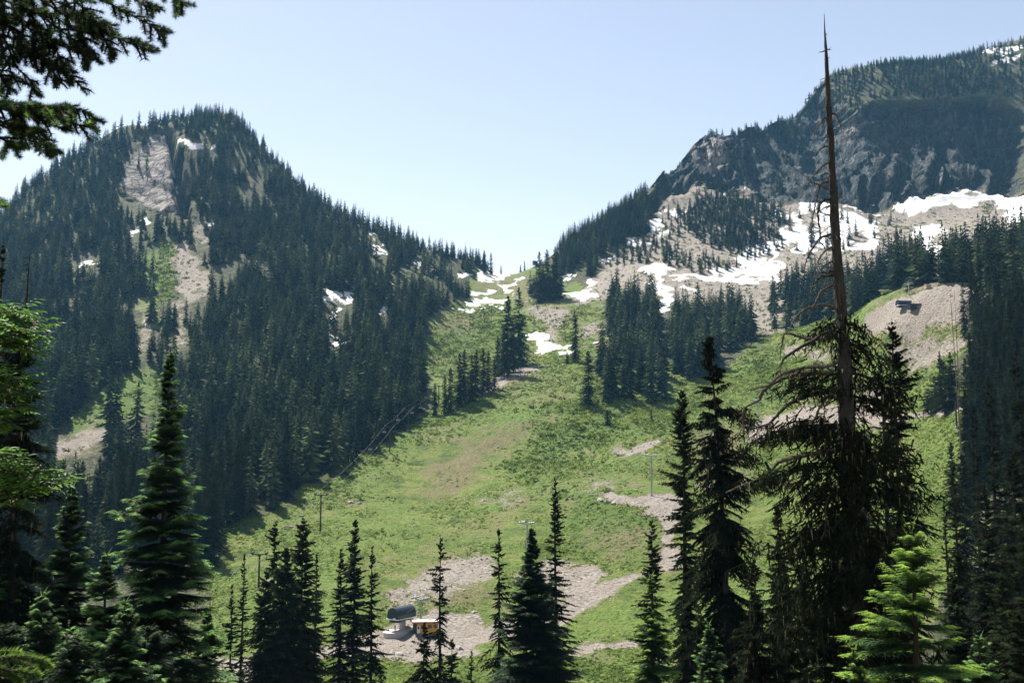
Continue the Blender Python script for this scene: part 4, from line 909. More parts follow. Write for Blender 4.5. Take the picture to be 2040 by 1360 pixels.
TT, TI, WW = [], [], []
ang = rr.rand(len(rest)) * 6.28; pk = rr.randint(0, NPR, len(rest)); tt = rr.randn(len(rest)) * 0.22 + 0.02
patch = 0.16 * fbm(A[rest, 0] / 90, A[rest, 1] / 90, o=3, seed=5)
tl = rr.randn(len(rest)) * 0.02
for p in range(NPR):
    q = np.nonzero(pk == p)[0]; B = A[rest[q]]; T, ti, W = protoF[p]
    c, s_ = np.cos(ang[q]), np.sin(ang[q]); H = B[:, 6]; wsc = H * rr.uniform(0.85, 1.25, len(q)) * np.where(woods and (H < 14), 1.35, 1.0)
    def inst(T):
        V = T.reshape(-1, 3)
        x = V[None, :, 0] * wsc[:, None]; y = V[None, :, 1] * wsc[:, None]; z = V[None, :, 2] * H[:, None]
        return np.stack([x * c[:, None] - y * s_[:, None] + B[:, 0:1] + z * tl[q][:, None], x * s_[:, None] + y * c[:, None] + B[:, 1:2], z + B[:, 2:3] - 0.4], -1).reshape(-1, 3, 3)
    TT.append(inst(T)); TI.append((ti.ravel()[None] + (tt[q] + patch[q])[:, None]).reshape(-1, 3)); WW.append(inst(W * np.array([1, 1, 1.0])))
TT = np.concatenate(TT); TI = np.clip(np.concatenate(TI), 0, 1); WW = np.concatenate(WW)
dq = rest[rr.permutation(len(rest))[:260]]; DW = []
for i in dq:
    h_ = A[i, 6] * rr.uniform(0.7, 1.15); b_ = A[i, :3] + [rr.uniform(-3, 3), rr.uniform(-3, 0), -1]; DW.append(tube([b_, b_ + [rr.uniform(-1, 1), 0, h_]], [0.26, 0.06], 4, False))
    for j in range(5):
        z_ = h_ * rr.uniform(0.4, 0.95); a_ = rr.rand() * 6.28; DW.append(tube([b_ + [0, 0, z_], b_ + [math.cos(a_) * 1.6, math.sin(a_) * 1.6, z_ - 0.5]], [0.08, 0.03], 3, False))
DW = np.concatenate(DW)
mi = np.concatenate([np.zeros(len(TT), int), np.ones(len(WW), int), np.full(len(DW), 2)])
fo = tri_obj('forest', np.concatenate([TT, WW, DW]), [M['far'], M['farbark'], M['deadwood']], None, np.concatenate([TI, np.zeros((len(WW) + len(DW), 3))]), mi)
tag(fo, 'dense dark conifer forest covering both mountainsides', kind='stuff')
print('forest tris', len(TT) + len(WW), 'trees', len(rest), 'single', len(single))
# ------------------------------------------------------------------ the tall dead topped tree
SD = 40.0
def PX(px, py, D=SD): return P(px, py, D)
ax = [(1642,28,1.0),(1643,60,3),(1646,110,7),(1650,200,12),(1656,300,15),(1662,420,19),(1668,520,22),(1677,640,27),(1684,760,31),(1690,900,37),(1698,1050,42),(1706,1200,48),(1715,1360,54),(1722,1560,64)]
axp = np.array([PX(a, b) for a, b, c in ax]); axr = np.array([c / 2 * 0.88 / F * SD for a, b, c in ax])
snag_base = V3(axp[-1])
def fine(pts, k=6):
    """Catmull-Rom through the points"""
    p = np.asarray(pts, float); p = np.concatenate([[2 * p[0] - p[1]], p, [2 * p[-1] - p[-2]]]); o = []
    for i in range(1, len(p) - 2):
        for t in np.arange(k) / k:
            o.append(0.5 * (2 * p[i] + (p[i + 1] - p[i - 1]) * t + (2 * p[i - 1] - 5 * p[i] + 4 * p[i + 1] - p[i + 2]) * t * t + (3 * p[i] - p[i - 1] - 3 * p[i + 1] + p[i + 2]) * t ** 3))
    o.append(p[-2]); return np.array(o)
snag = thing('dead_topped_hemlock', snag_base, 'tallest tree, an old hemlock with a long bare dead top and curling dead branches', 'hemlock')
off = np.array(snag_base)
def bark_trunk(pts, rad, n=20, amp=0.16, seed=3):
    """a trunk with furrowed, flaking bark cut into its surface"""
    pts = fine(pts, 14); rr_ = np.interp(np.linspace(0, len(rad) - 1, len(pts)), np.arange(len(rad)), rad); k = len(pts)
    th = np.arange(n) / n * 2 * PI; g = []
    for i in range(k):
        c = rr_[i] * (1 + amp * vnoise(np.cos(th) * 2.3, np.sin(th) * 2.3, np.full(n, pts[i][2] * 1.9), seed) + amp * 0.9 * vnoise(np.cos(th) * 6, np.sin(th) * 6, np.full(n, pts[i][2] * 5), seed + 1))
        g.append(pts[i] + np.stack([np.cos(th) * c, np.sin(th) * c, 0 * th], -1))
    T = []
    for i in range(k - 1):
        for j in range(n):
            q = (j + 1) % n; T.append((g[i][j], g[i + 1][q], g[i][q])); T.append((g[i][j], g[i + 1][j], g[i + 1][q]))
    return np.array(T)
tri_obj('trunk', bark_trunk(axp, axr) - off, M['snagbark'], snag)
dead = [
 [(1650,345),(1642,347),(1631,352)],[(1651,377),(1640,372),(1628,367),(1615,362),(1607,358)],[(1650,362),(1640,362),(1633,372),(1628,390),(1624,410),(1620,430),(1618,445)],
 [(1652,396),(1640,400),(1633,410),(1630,425),(1632,450),(1634,465),(1633,480),(1640,488),(1643,497)],[(1654,410),(1643,414),(1634,420)],[(1654,428),(1645,428),(1638,432)],
 [(1656,467),(1645,470),(1635,474),(1625,485),(1613,505),(1605,525),(1603,545)],[(1657,492),(1646,498),(1636,508),(1630,520),(1628,535),(1634,546)],[(1658,520),(1648,525),(1640,531)],
 [(1660,541),(1645,542),(1630,544),(1612,543)],[(1659,533),(1650,540),(1645,555),(1641,575)],[(1660,568),(1648,573),(1636,580),(1630,592),(1624,605),(1616,620),(1610,638)],
 [(1662,548),(1640,550),(1630,555),(1622,565),(1615,580),(1612,600)],[(1663,612),(1645,606),(1625,608),(1605,615),(1590,627),(1580,640),(1574,655)],
 [(1676,718),(1645,730),(1616,731),(1579,738),(1555,746),(1531,767),(1505,774),(1491,778)],[(1676,655),(1645,664),(1618,680),(1584,698),(1563,714),(1555,730),(1555,746),(1559,770)],
 [(1676,668),(1626,677),(1592,670),(1564,664),(1559,682),(1555,698),(1554,717)],[(1680,745),(1600,742),(1550,758),(1520,778),(1513,796),(1483,815),(1481,852),(1483,878)],
 [(1682,770),(1620,785),(1573,804),(1552,823),(1531,844),(1499,853),(1483,853)],[(1690,895),(1640,900),(1568,915),(1552,920),(1526,944),(1473,968),(1446,981)],
 [(1695,975),(1635,973),(1620,990),(1617,1020),(1618,1060)],[(1695,985),(1660,985),(1646,1000),(1645,1050),(1635,1075)],[(1654,226),(1666,229),(1672,242),(1678,262)],
 [(1652,236),(1642,236),(1628,258),(1618,279)],[(1655,290),(1644,292),(1632,300),(1626,312)],[(1656,322),(1640,330),(1620,350),(1607,370)],[(1646,98),(1640,103),(1634,104)],[(1648,165),(1638,170)],[(1666,480),(1674,478)],
 [(1660,395),(1672,392),(1678,378)],[(1527,846),(1530,860),(1527,872)],[(1684,760),(1640,800),(1625,830),(1612,845)],
]
for i, d in enumerate(dead):
    pts = np.array([PX(x, y, SD) for x, y in d]); L = np.linalg.norm(pts[-1] - pts[0])
    sgn = rr.uniform(-0.7, 0.5)
    k = np.arange(len(d)) / (len(d) - 1)
    if i == 30: k = k * 0 + 1; sgn = 0.3
    sc = 1 + (k * sgn * L) / SD; pts = pts * sc[:, None]
    pts = fine(pts, 5); n = len(pts); pts[1:] += np.stack([rr.randn(n - 1), rr.randn(n - 1), rr.randn(n - 1)], -1) * 0.012
    r0 = 0.036 + 0.016 * L; rad = r0 * (1 - 0.80 * np.linspace(0, 1, n))
    T = [tube(pts, rad, 6)]
    for j in range(int(3 + L * 3)):                      # broken side twigs, part of the branch
        a = rr.randint(n // 4, n - 1); v = rr.randn(3) * [1, 1, 0.5] + [0, 0, -0.5]; v = v / np.linalg.norm(v) * rr.uniform(0.08, 0.35)
        T.append(tube([pts[a], pts[a] + v * 0.6, pts[a] + v + [0, 0, -0.05]], [rad[a] * 0.5, rad[a] * 0.35, 0.004], 4))
    o = tri_obj('dead_branch', np.concatenate(T) - off, M['deadwood'] if i % 3 else M['snagbark'], snag)
    if i == 14: o['label'] = 'longest bare limb reaching far out to one side'
stubs = []
for j in range(55):
    f = rr.rand() ** 0.8; py = 40 + f * 600; c = np.array([np.interp(py, [a[1] for a in ax], axp[:, k]) for k in range(3)]); a_ = rr.rand() * 6.28; l = rr.uniform(0.08, 0.34)
    r_ = np.interp(py, [a[1] for a in ax], axr)
    d = np.array([math.cos(a_), math.sin(a_), rr.uniform(-0.6, 0.5)]); stubs.append(tube([c, c + d * (r_ + l * 0.6), c + d * (r_ + l) + [0, 0, rr.uniform(-.08, .1)]], [0.022, 0.015, 0.004], 4))
tri_obj('branch_stubs', np.concatenate(stubs) - off, M['deadwood'], snag)['kind'] = 'stuff'

def bough(pts, width, n, seed, D, tw=0.05, hang=0.9, tipb=0.12, lich=0.25):
    """a live limb hung with needle sprays and beard lichen"""
    r = np.random.RandomState(seed); pts = fine(pts, 6); m = len(pts)
    ti = r.rand(n) ** 0.75; c = np.stack([np.interp(ti, np.linspace(0, 1, m), pts[:, k]) for k in range(3)], -1)
    ax_ = pts[-1] - pts[0]; ax_ /= np.linalg.norm(ax_)
    c = c + r.randn(n, 3) * width * [0.30, 0.30, 0.16]
    a = r.rand(n) * 2 * PI; d = np.stack([np.cos(a), np.sin(a), -hang * (0.3 + r.rand(n))], -1) + ax_ * 0.7; d /= np.linalg.norm(d, axis=-1)[:, None]
    l = width * (0.25 + 0.4 * r.rand(n)) * (1.1 - 0.5 * ti)
    T, TI_ = [], []
    def add(c, d, l, w, t0, t1):
        pr = np.cross(d, r.randn(len(d), 3)); pr /= np.linalg.norm(pr, axis=-1)[:, None] + 1e-9
        T.append(np.stack([c - pr * w[:, None] / 2, c + pr * w[:, None] / 2, c + d * l[:, None]], -2)); TI_.append(np.stack([t0, t0, t1], -1))
    b = 0.12 + 0.3 * r.rand(n); add(c, d, l, tw + 0.08 * l, b, b + tipb)
    for j in range(7):
        f = (j + r.rand(n)) / 7; q = c + d * (l * f)[:, None]; d2 = d + r.randn(n, 3) * 0.65 + [0, 0, -0.15]; d2 /= np.linalg.norm(d2, axis=-1)[:, None]
        l2 = l * (0.55 - 0.3 * f); add(q, d2, l2, tw * 0.9 + l2 * 0.12, b, b + tipb * 1.5)
    T = np.concatenate(T); TI_ = np.clip(np.concatenate(TI_), 0, 1); mi = np.zeros(len(T), int)
    q = c[r.rand(n) < lich]; k = len(q)
    if k:
        q = q + r.randn(k, 3) * 0.1; w = 0.012 + 0.03 * r.rand(k); a = r.rand(k) * PI; e = np.stack([np.cos(a) * w, np.sin(a) * w, 0 * w], -1); ll = 0.12 + 0.5 * r.rand(k)
        LT = np.stack([q - e, q + e, q + np.stack([r.randn(k) * .05, r.randn(k) * .05, -ll], -1)], -2)
        T = np.concatenate([T, LT]); TI_ = np.concatenate([TI_, np.repeat(r.rand(k)[:, None], 3, 1)]); mi = np.concatenate([mi, np.ones(k, int)])
    W = tube(pts, np.linspace(0.07, 0.012, m), 5)
    T = np.concatenate([T, W]); TI_ = np.concatenate([TI_, np.zeros((len(W), 3))]); mi = np.concatenate([mi, np.full(len(W), 2)])
    return T, TI_, mi
BO = [(1675,640,1618,690,46),(1672,655,1655,700,40),(1678,642,1738,690,44),(1682,680,1762,745,60),(1680,700,1700,740,40),(1684,745,1560,775,62),(1684,790,1580,785,60),(1686,740,1795,800,66),(1688,800,1785,820,70),(1688,845,1500,880,84),(1690,870,1570,862,80),
      (1690,880,1808,930,84),(1692,930,1525,965,90),(1695,960,1835,995,92),(1695,980,1585,1010,90),(1700,1050,1800,1085,100),(1700,1060,1560,1100,105),(1704,1130,1610,1185,110),(1705,1140,1790,1190,110),(1708,1210,1600,1260,120),(1710,1250,1790,1300,120),
      (1690,850,1660,930,80),(1692,900,1730,960,80),(1698,1000,1660,1080,90),(1702,1080,1735,1150,90)]
for i, (x0, y0, x1, y1, w) in enumerate(BO):
    dz = rr.uniform(-1.3, 1.3); a = PX(x0, y0); b = PX(x1, y1, SD + dz); md = (a * 0.45 + b * 0.55) + [0, 0, 0.25 + 0.1 * rr.rand()]
    W_ = w / F * SD
    T, TI_, mi_ = bough([a, md, b], W_, int(40 + w * 1.4), 700 + i, SD, tw=0.035, lich=0.30 if y0 < 900 else 0.22)
    tri_obj('bough', T - off, [M['hem'], M['lichen'], M['bark']], snag, TI_, mi_)
TREES.append(snag)
# extra mossy limbs on the ragged hemlock left of it
hx = [o for o in TREES if 'pale trunk' in o['label']][0]
for i, (x0, y0, x1, y1, w) in enumerate([(1452,900,1510,925,40),(1460,960,1400,1000,50),(1462,985,1560,955,44),(1455,870,1410,900,44),(1450,820,1500,850,40),(1465,1060,1410,1100,50)]):
    a = PX(x0, y0, 70); b = PX(x1, y1, 70 + rr.uniform(-1, 1)); T, TI_, mi_ = bough([a, (a + b) / 2 + [0, 0, .4], b], w / F * 70, 170, 760 + i, 70, tw=0.06, lich=0.5)
    T = T - np.array(hx.location); tri_obj('bough', T, [M['hem'], M['lichen'], M['bark']], hx, TI_, mi_)

# ------------------------------------------------------------------ close branches hanging in from the left
def needles(poly, D, nl=0.024, per=900, seed=0, tipb=0.7, base=0.1, dj=0.25, thick=1.0, w=0.0022, top=0.0):
    """needled twig along a pixel outline at distance D"""
    r = np.random.RandomState(seed); D0 = D + r.uniform(-dj, dj); D1 = D + r.uniform(-dj, dj); k = np.linspace(0, 1, len(poly))
    pts = fine(np.array([P(x, y, D0 + (D1 - D0) * kk) for (x, y), kk in zip(poly, k)]), 6)
    L = np.linalg.norm(np.diff(pts, axis=0), axis=1).sum(); n = int(per * L); t = r.rand(n)
    m = len(pts); c = np.stack([np.interp(t, np.linspace(0, 1, m), pts[:, q]) for q in range(3)], -1)
    tg = np.gradient(pts, axis=0); tg /= np.linalg.norm(tg, axis=1)[:, None]; tg = np.stack([np.interp(t, np.linspace(0, 1, m), tg[:, q]) for q in range(3)], -1)
    v = r.randn(n, 3) * [1, 1, 0.75]; v -= tg * (v * tg).sum(1)[:, None]; v /= np.linalg.norm(v, axis=1)[:, None]
    d = v + tg * (0.45 + 0.5 * r.rand(n))[:, None]; d /= np.linalg.norm(d, axis=1)[:, None]
    tipf = np.clip((t - 0.80) / 0.2, 0, 1)
    l = nl * (0.75 + 0.4 * r.rand(n)) * (1 - 0.35 * tipf); pr = np.cross(d, r.randn(n, 3)); pr /= np.linalg.norm(pr, axis=1)[:, None]
    T = np.stack([c - pr * w / 2, c + pr * w / 2, c + d * l[:, None]], -2)
    b = base + 0.18 * r.rand(n) + tipb * tipf * r.rand(n) ** 0.5 + top * np.clip(v[:, 2], 0, 1)  # top tints upward needles brighter: sunlight from above put into the colour
    W = tube(pts, np.linspace(0.006, 0.0022, m) * thick, 5)
    return T, np.repeat(np.clip(b, 0, 1)[:, None], 3, 1), W, pts
def needle_branch(name, polys, D, parent, off, seed, mat='close', sub=True, **kw):
    T, I, W = [], [], []
    for i, p in enumerate(polys):
        a, b, c, pts = needles(p, D, seed=seed + i * 3, **kw); T.append(a); I.append(b); W.append(c)
        if sub:                                           # short side shoots in pairs
            r = np.random.RandomState(seed + i + 50)
            px_ = fine(np.array([(x, y, 0.0) for x, y in p]), 6)
            n_ = len(px_)
            for j in range(2, n_ - 1, 2):
                tgv = px_[min(j + 1, n_ - 1)] - px_[j - 1]; tgv = tgv[:2] / (np.linalg.norm(tgv[:2]) + 1e-6)
                for s_ in (-1, 1):
                    if r.rand() < 0.22: continue
                    l_ = r.uniform(18, 42) * (1.15 - 0.5 * j / n_); an = s_ * math.radians(r.uniform(38, 62)); dd = np.array([tgv[0] * math.cos(an) - tgv[1] * math.sin(an), tgv[0] * math.sin(an) + tgv[1] * math.cos(an)])
                    dd[1] = dd[1] * 0.7 + 0.22
                    q0 = px_[j][:2]; a, b, c, _ = needles([tuple(q0), tuple(q0 + dd * l_ * 0.55), tuple(q0 + dd * l_ + [0, 3])], D, seed=seed * 7 + i * 40 + j * 2 + s_, **kw); T.append(a); I.append(b); W.append(c)
    T = np.concatenate(T); I = np.concatenate(I); W = np.concatenate(W)
    return tri_obj(name, np.concatenate([T, W]) - off, [M[mat], M['bark']], parent, np.concatenate([I, np.zeros((len(W), 3))]), np.concatenate([np.zeros(len(T), int), np.ones(len(W), int)]))
tb = np.array([-3.3, 3.6, float(ground_z(-3.3, 3.6))])
ov = thing('fir_tree', tb, 'fir just outside the frame whose needled branches hang in at the top left', 'fir')
tri_obj('trunk', bark_trunk([[-3.3, 3.6, tb[2] - .4], [-3.3, 3.6, 1.0], [-3.25, 3.6, 4.0], [-3.2, 3.6, 9]], [0.24, 0.2, 0.16, 0.05]) - tb, M['bark'], ov)
A_ = [[(-700,-260),(-300,-120),(-80,-40),(20,0)],[(-300,-120),(0,40),(50,80),(100,130),(140,152),(173,188)],[(-80,-40),(100,0),(160,30),(220,70),(270,90),(308,105)],[(40,-60),(200,0),(250,25),(300,50),(332,70)],[(20,30),(80,60),(120,90),(165,106),(182,118)],
      [(-100,20),(0,70),(30,130),(60,160),(74,192)],[(-20,-40),(40,0),(70,60),(110,100),(132,140)],[(90,-50),(150,0),(190,50),(215,90),(230,108)],[(150,-60),(250,-10),(290,12),(318,24)],[(-100,60),(0,110),(25,150),(42,180)],[(-80,-20),(0,0),(60,20),(120,60),(160,92),(180,122)],
      [(60,-60),(130,0),(160,60),(176,100),(181,114)],[(260,-80),(330,-20),(355,0),(374,14)],[(-60,20),(10,30),(60,60),(90,110)],[(-60,-20),(30,20),(100,30),(150,60),(200,60)],[(-40,60),(20,90),(70,110),(110,150),(118,165)],[(-40,0),(0,30),(30,70),(50,110),(95,120)],
      [(-60,100),(-10,140),(10,165),(20,188)],[(-50,-40),(60,-10),(130,30),(180,40),(235,60)]]
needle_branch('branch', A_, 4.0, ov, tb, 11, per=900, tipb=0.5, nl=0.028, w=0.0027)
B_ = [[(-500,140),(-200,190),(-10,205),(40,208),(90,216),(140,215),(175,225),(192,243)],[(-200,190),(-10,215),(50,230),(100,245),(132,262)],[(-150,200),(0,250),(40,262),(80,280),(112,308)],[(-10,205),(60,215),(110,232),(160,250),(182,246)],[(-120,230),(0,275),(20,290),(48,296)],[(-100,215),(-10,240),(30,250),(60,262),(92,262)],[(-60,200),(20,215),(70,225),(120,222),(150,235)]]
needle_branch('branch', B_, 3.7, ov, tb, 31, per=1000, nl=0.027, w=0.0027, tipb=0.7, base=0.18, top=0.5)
needle_branch('branch', [[(-500,330),(-200,370),(-40,395),(0,402),(10,410)]], 3.0, ov, tb, 51, per=1400, sub=False, base=0.05)
# close sapling tip, bottom left
tb2 = np.array([-1.75, 2.35, float(ground_z(-1.75, 2.35))])
sp = thing('fir_sapling', tb2, 'pale green fir tip poking in at the very bottom left corner, close by', 'sapling')
tri_obj('trunk', tube([[-1.75, 2.35, tb2[2] - .2], [-1.72, 2.4, -0.75], [-1.7, 2.4, -0.35]], [0.03, 0.02, 0.006], 8) - tb2, M['bark'], sp)
needle_branch('branch', [[(-330,1330),(-120,1320),(-20,1312),(40,1308),(80,1314),(104,1328)],[(-120,1320),(-10,1340),(30,1345),(42,1362)],[(-10,1312),(20,1312),(60,1326),(72,1338)],[(-60,1312),(0,1300),(40,1298)],[(-40,1312),(0,1330),(50,1338),(80,1345)]], 2.45, sp, tb2, 71, 'young', sub=False, per=2600, tipb=0.6, base=0.35, thick=1.2, dj=0.08, top=0.3, nl=0.02)

# broad leaved shoots on the left edge
tb3 = np.array([-3.2, 4.6, float(ground_z(-3.2, 4.6))])
br = thing('rowan_shrub', tb3, 'bright green broad leaved shrub reaching in from the left edge with cream flower buds', 'shrub')
def leafy(polys, D, seed):
    T, I, W, BT = [], [], [], []; r = np.random.RandomState(seed)
    for p in polys:
        pts = fine(np.array([P(x, y, D + r.uniform(-.2, .2)) for x, y in p]), 6); m = len(pts); W.append(tube(pts, np.linspace(0.008, 0.003, m), 5))
        for j in range(1, m):
            t = j / m
            if t < 0.12: continue
            for q in range(1 + (j % 3 == 0)):               # a compound leaf of paired leaflets
                a = r.rand() * 6.28; d = np.array([math.cos(a) * 0.8 + 0.25, math.sin(a) * 0.8, r.uniform(-0.35, 0.5)]); d /= np.linalg.norm(d); l = r.uniform(0.09, 0.16)
                c = pts[j]; side = np.cross(d, [0, 0, 1.0]); side /= np.linalg.norm(side); b = 0.25 + 0.6 * r.rand()
                W.append(tube([c, c + d * l], [0.0015, 0.0008], 3, False))
                for k in range(5):
                    for s_ in (-1, 1):
                        e = c + d * l * (0.25 + 0.18 * k); f = d * 0.5 + side * s_ * 0.9 + np.array([0, 0, r.uniform(-.35, .15)]); f /= np.linalg.norm(f); ll = r.uniform(0.040, 0.062); wv = np.cross(f, np.array([0, 0, 1.0]) + r.randn(3) * .2); wv /= np.linalg.norm(wv); wv *= 0.0085
                        bend = np.array([0, 0, -0.006]); mid1 = e + f * ll * 0.45; tip = e + f * ll + bend
                        T += [(e, mid1 + wv, tip), (e, tip, mid1 - wv)]; I += [b, b]
        if r.rand() < 0.7:
            c = pts[-2] + [0, 0, 0.01]
            for k in range(9):
                o_ = c + r.randn(3) * 0.010; q = 0.004
                vv = [o_ + np.array(v) * q for v in ((1,0,0),(-1,0,0),(0,1,0),(0,-1,0),(0,0,1),(0,0,-1))]
                for a, b_, c_ in ((0,2,4),(2,1,4),(1,3,4),(3,0,4),(2,0,5),(1,2,5),(3,1,5),(0,3,5)): BT.append((vv[a], vv[b_], vv[c_]))
    T = np.array(T); W = np.concatenate(W); BT = np.array(BT).reshape(-1, 3, 3)
    return np.concatenate([T, W, BT]), np.concatenate([np.repeat(np.array(I)[:, None], 3, 1), np.zeros((len(W) + len(BT), 3))]), np.concatenate([np.zeros(len(T), int), np.ones(len(W), int), np.full(len(BT), 2)])
for k, polys in enumerate([[[(-200,700),(-60,650),(10,632),(45,636),(72,650)],[(-60,660),(0,655),(35,662),(55,668)],[(-100,700),(-20,690),(20,690),(40,700)],[(-60,650),(0,625),(30,620)],[(-60,680),(-10,670),(20,680),(60,690)]],
                           [[(-200,800),(-60,760),(0,752),(25,760),(40,775)],[(-100,800),(-20,785),(15,795),(35,812)],[(-80,800),(-10,820),(15,835),(30,852)],[(-60,770),(0,770),(20,790)]],
                           [[(-200,1000),(-60,950),(10,940),(55,968),(80,962),(112,966)],[(-80,930),(-10,905),(10,918),(22,938)],[(-60,960),(0,970),(18,990),(24,1004)],[(20,945),(55,960),(70,945),(75,932)],[(-60,930),(0,935),(30,945),(45,955)]]]):
    T, I, mi_ = leafy(polys, 4.8, 81 + k); tri_obj('leafy_branch', T - tb3, [M['broad'], M['bark'], M['bud']], br, I, mi_)
st = [P(-200, 700, 4.8), P(-200, 800, 4.8), P(-200, 1000, 4.8)]
tri_obj('stem', np.concatenate([tube(fine([tb3 - [0, 0, .2], [-3.15, 4.7, -1.2 + .1 * i], s_]), np.linspace(0.03, 0.009, 13), 7) for i, s_ in enumerate(st)]) - tb3, M['bark'], br)

# ------------------------------------------------------------------ low growth and loose stone
def leaf_clump(n, seed, size=0.28):
    r = np.random.RandomState(seed); v = r.randn(n, 3); v /= np.linalg.norm(v, axis=1)[:, None]; v[:, 2] = np.abs(v[:, 2]); c = v * (0.45 + 0.5 * r.rand(n))[:, None] * [1, 1, 0.75]
    nn = v + r.randn(n, 3) * 0.45; d = np.cross(nn, r.randn(n, 3)); d /= np.linalg.norm(d, axis=1)[:, None]; p = np.cross(d, nn); p /= np.linalg.norm(p, axis=1)[:, None]
    s = size * (0.7 + 0.7 * r.rand(n))[:, None]
    return np.stack([c - p * s * 0.55, c + p * s * 0.55, c + d * s * 1.4], -2), np.repeat((0.15 + 0.45 * r.rand(n) + 0.3 * c[:, 2])[:, None], 3, 1)
def rock_proto(seed):
    r = np.random.RandomState(seed); ph = (1 + 5 ** .5) / 2
    v = np.array([(-1,ph,0),(1,ph,0),(-1,-ph,0),(1,-ph,0),(0,-1,ph),(0,1,ph),(0,-1,-ph),(0,1,-ph),(ph,0,-1),(ph,0,1),(-ph,0,-1),(-ph,0,1)]) / 1.9
    f = [(0,11,5),(0,5,1),(0,1,7),(0,7,10),(0,10,11),(1,5,9),(5,11,4),(11,10,2),(10,7,6),(7,1,8),(3,9,4),(3,4,2),(3,2,6),(3,6,8),(3,8,9),(4,9,5),(2,4,11),(6,2,10),(8,6,7),(9,8,1)]
    v = v * (0.7 + 0.55 * r.rand(12))[:, None] * [1, 0.8, 0.6]; return v[np.array(f)], None
def spread(protos, X, sc, zs, tint, seed, sink=0.1):
    r = np.random.RandomState(seed); k = r.randint(0, len(protos), len(X)); a = r.rand(len(X)) * 6.28; TT, TI = [], []
    for p in range(len(protos)):
        q = np.nonzero(k == p)[0]; T, ti = protos[p]; V = T.reshape(-1, 3); c, s = np.cos(a[q])[:, None], np.sin(a[q])[:, None]; w = sc[q][:, None]
        x = V[None, :, 0] * w; y = V[None, :, 1] * w; z = V[None, :, 2] * w * zs[q][:, None]
        TT.append(np.stack([x * c - y * s + X[q, 0:1], x * s + y * c + X[q, 1:2], z + X[q, 2:3] - sink * w], -1).reshape(-1, 3, 3))
        if ti is not None: TI.append((ti.ravel()[None] + tint[q][:, None]).reshape(-1, 3))
    return np.concatenate(TT), (np.clip(np.concatenate(TI), 0, 1) if TI else None)
def field(u0, u1, d0, d1, n, seed, pw=1.0):
    r = np.random.RandomState(seed); y = np.sqrt(r.uniform(d0 ** 2, d1 ** 2, n)) if pw else r.uniform(d0, d1, n); x = r.uniform(u0, u1, n) * y
    z = ground_z(x, y); ri = np.clip(np.interp(y, RAD, np.arange(NR)), 0, NR - 1).astype(int); ai = np.clip(np.interp(x / y, TA, np.arange(NA)), 0, NA - 1).astype(int)
    return np.stack([x, y, z], -1), {k: CL[k][ri, ai] for k in CL}, VIS[ri, ai], r
X, c, v, r = field(-0.36, 0.52, 230, 1000, 330000, 33, 0.0)
nz = fbm(X[:, 0] / 16, X[:, 1] / 16, o=3, seed=44); nz2 = fbm(X[:, 0] / 55, X[:, 1] / 55, o=2, seed=45)
den = (0.42 + 0.5 * c['shrub'] + np.clip(nz * 1.2 + nz2 * 1.0, -0.38, 0.5)) * (c['meadow'] > 0.35) * np.where(c['scree'] < 0.35, 1, np.where(c['road'] > 0.4, 0.02, 0.28)) * (c['snow'] < 0.3) * (1 - 0.75 * c['brown']) * (v > 0.3)
ok = r.rand(len(X)) < den * 0.9
q = X[ok]; big = c['shrub'][ok]; sc = (0.40 + 0.6 * r.rand(len(q)) ** 2.5 + 0.45 * big * r.rand(len(q)) ** 1.5) * np.interp(q[:, 1], [250, 500, 1000], [0.7, 1.15, 2.1])
tn = -0.04 + 0.35 * fbm(q[:, 0] / 30, q[:, 1] / 30, o=2, seed=46) + r.randn(len(q)) * 0.24 + 0.06 * big
protos = [leaf_clump(13, 60 + i, 0.5) for i in range(8)]
T, I = spread(protos, q, sc, np.full(len(q), 0.75), tn, 1)
# scattered thickets in gaps of the woods and brushy gullies
X, c2, v2, r = field(-0.60, 0.62, 450, 1500, 60000, 35)
den = (c2['shrub'] * 1.0 + np.clip(fbm(X[:, 0] / 35, X[:, 1] / 35, o=2, seed=47) * 1.6 - 0.12, 0, 0.6) * (c2['meadow'] < 0.5) + 0.22 * (c2['scree'] > 0.5) * (X[:, 1] > 700)) * (c2['rock'] < 0.5) * (c2['snow'] < 0.3) * (v2 > 0.2)
ok = r.rand(len(X)) < den * 0.55; q2 = X[ok]
T2, I2 = spread(protos, q2, 1.3 + 2.0 * r.rand(len(q2)), np.full(len(q2), 0.8), -0.12 + r.randn(len(q2)) * 0.12, 2)
un = tri_obj('undergrowth', np.concatenate([T, T2]), M['shrub'], None, np.concatenate([I, I2])); tag(un, 'low leafy shrubs and weeds spread over the green slopes', kind='stuff')
print('shrubs', len(q), len(q2))
# stones
X, c3, v3, r = field(-0.56, 0.56, 240, 1300, 110000, 36)
pxr, pyr = proj(X[:, 0], X[:, 1], X[:, 2])
smooth_ = cover(pxr, pyr, [[(640,1235),(980,1215),(980,1285),(640,1290)],[(1120,1225),(1350,1040),(1350,1120),(1150,1230)]], 10)
den = (c3['scree'] > 0.4) * (0.12 + 0.5 * np.clip(fbm(X[:, 0] / 20, X[:, 1] / 20, o=3, seed=48) + 0.35, 0, 1)) * (c3['snow'] < 0.4) * (1 - 0.93 * smooth_) * (v3 > 0.3) + 0.006 * (c3['meadow'] > 0.5)
ok = r.rand(len(X)) < den * 0.55; q = X[ok]
T, _ = spread([rock_proto(i) for i in range(6)], q, (0.16 + 0.55 * r.rand(len(q)) ** 3.0) * np.interp(q[:, 1], [250, 500, 1200], [0.8, 1.2, 3.0]), 0.5 + 0.5 * r.rand(len(q)), None, 3, 0.05)
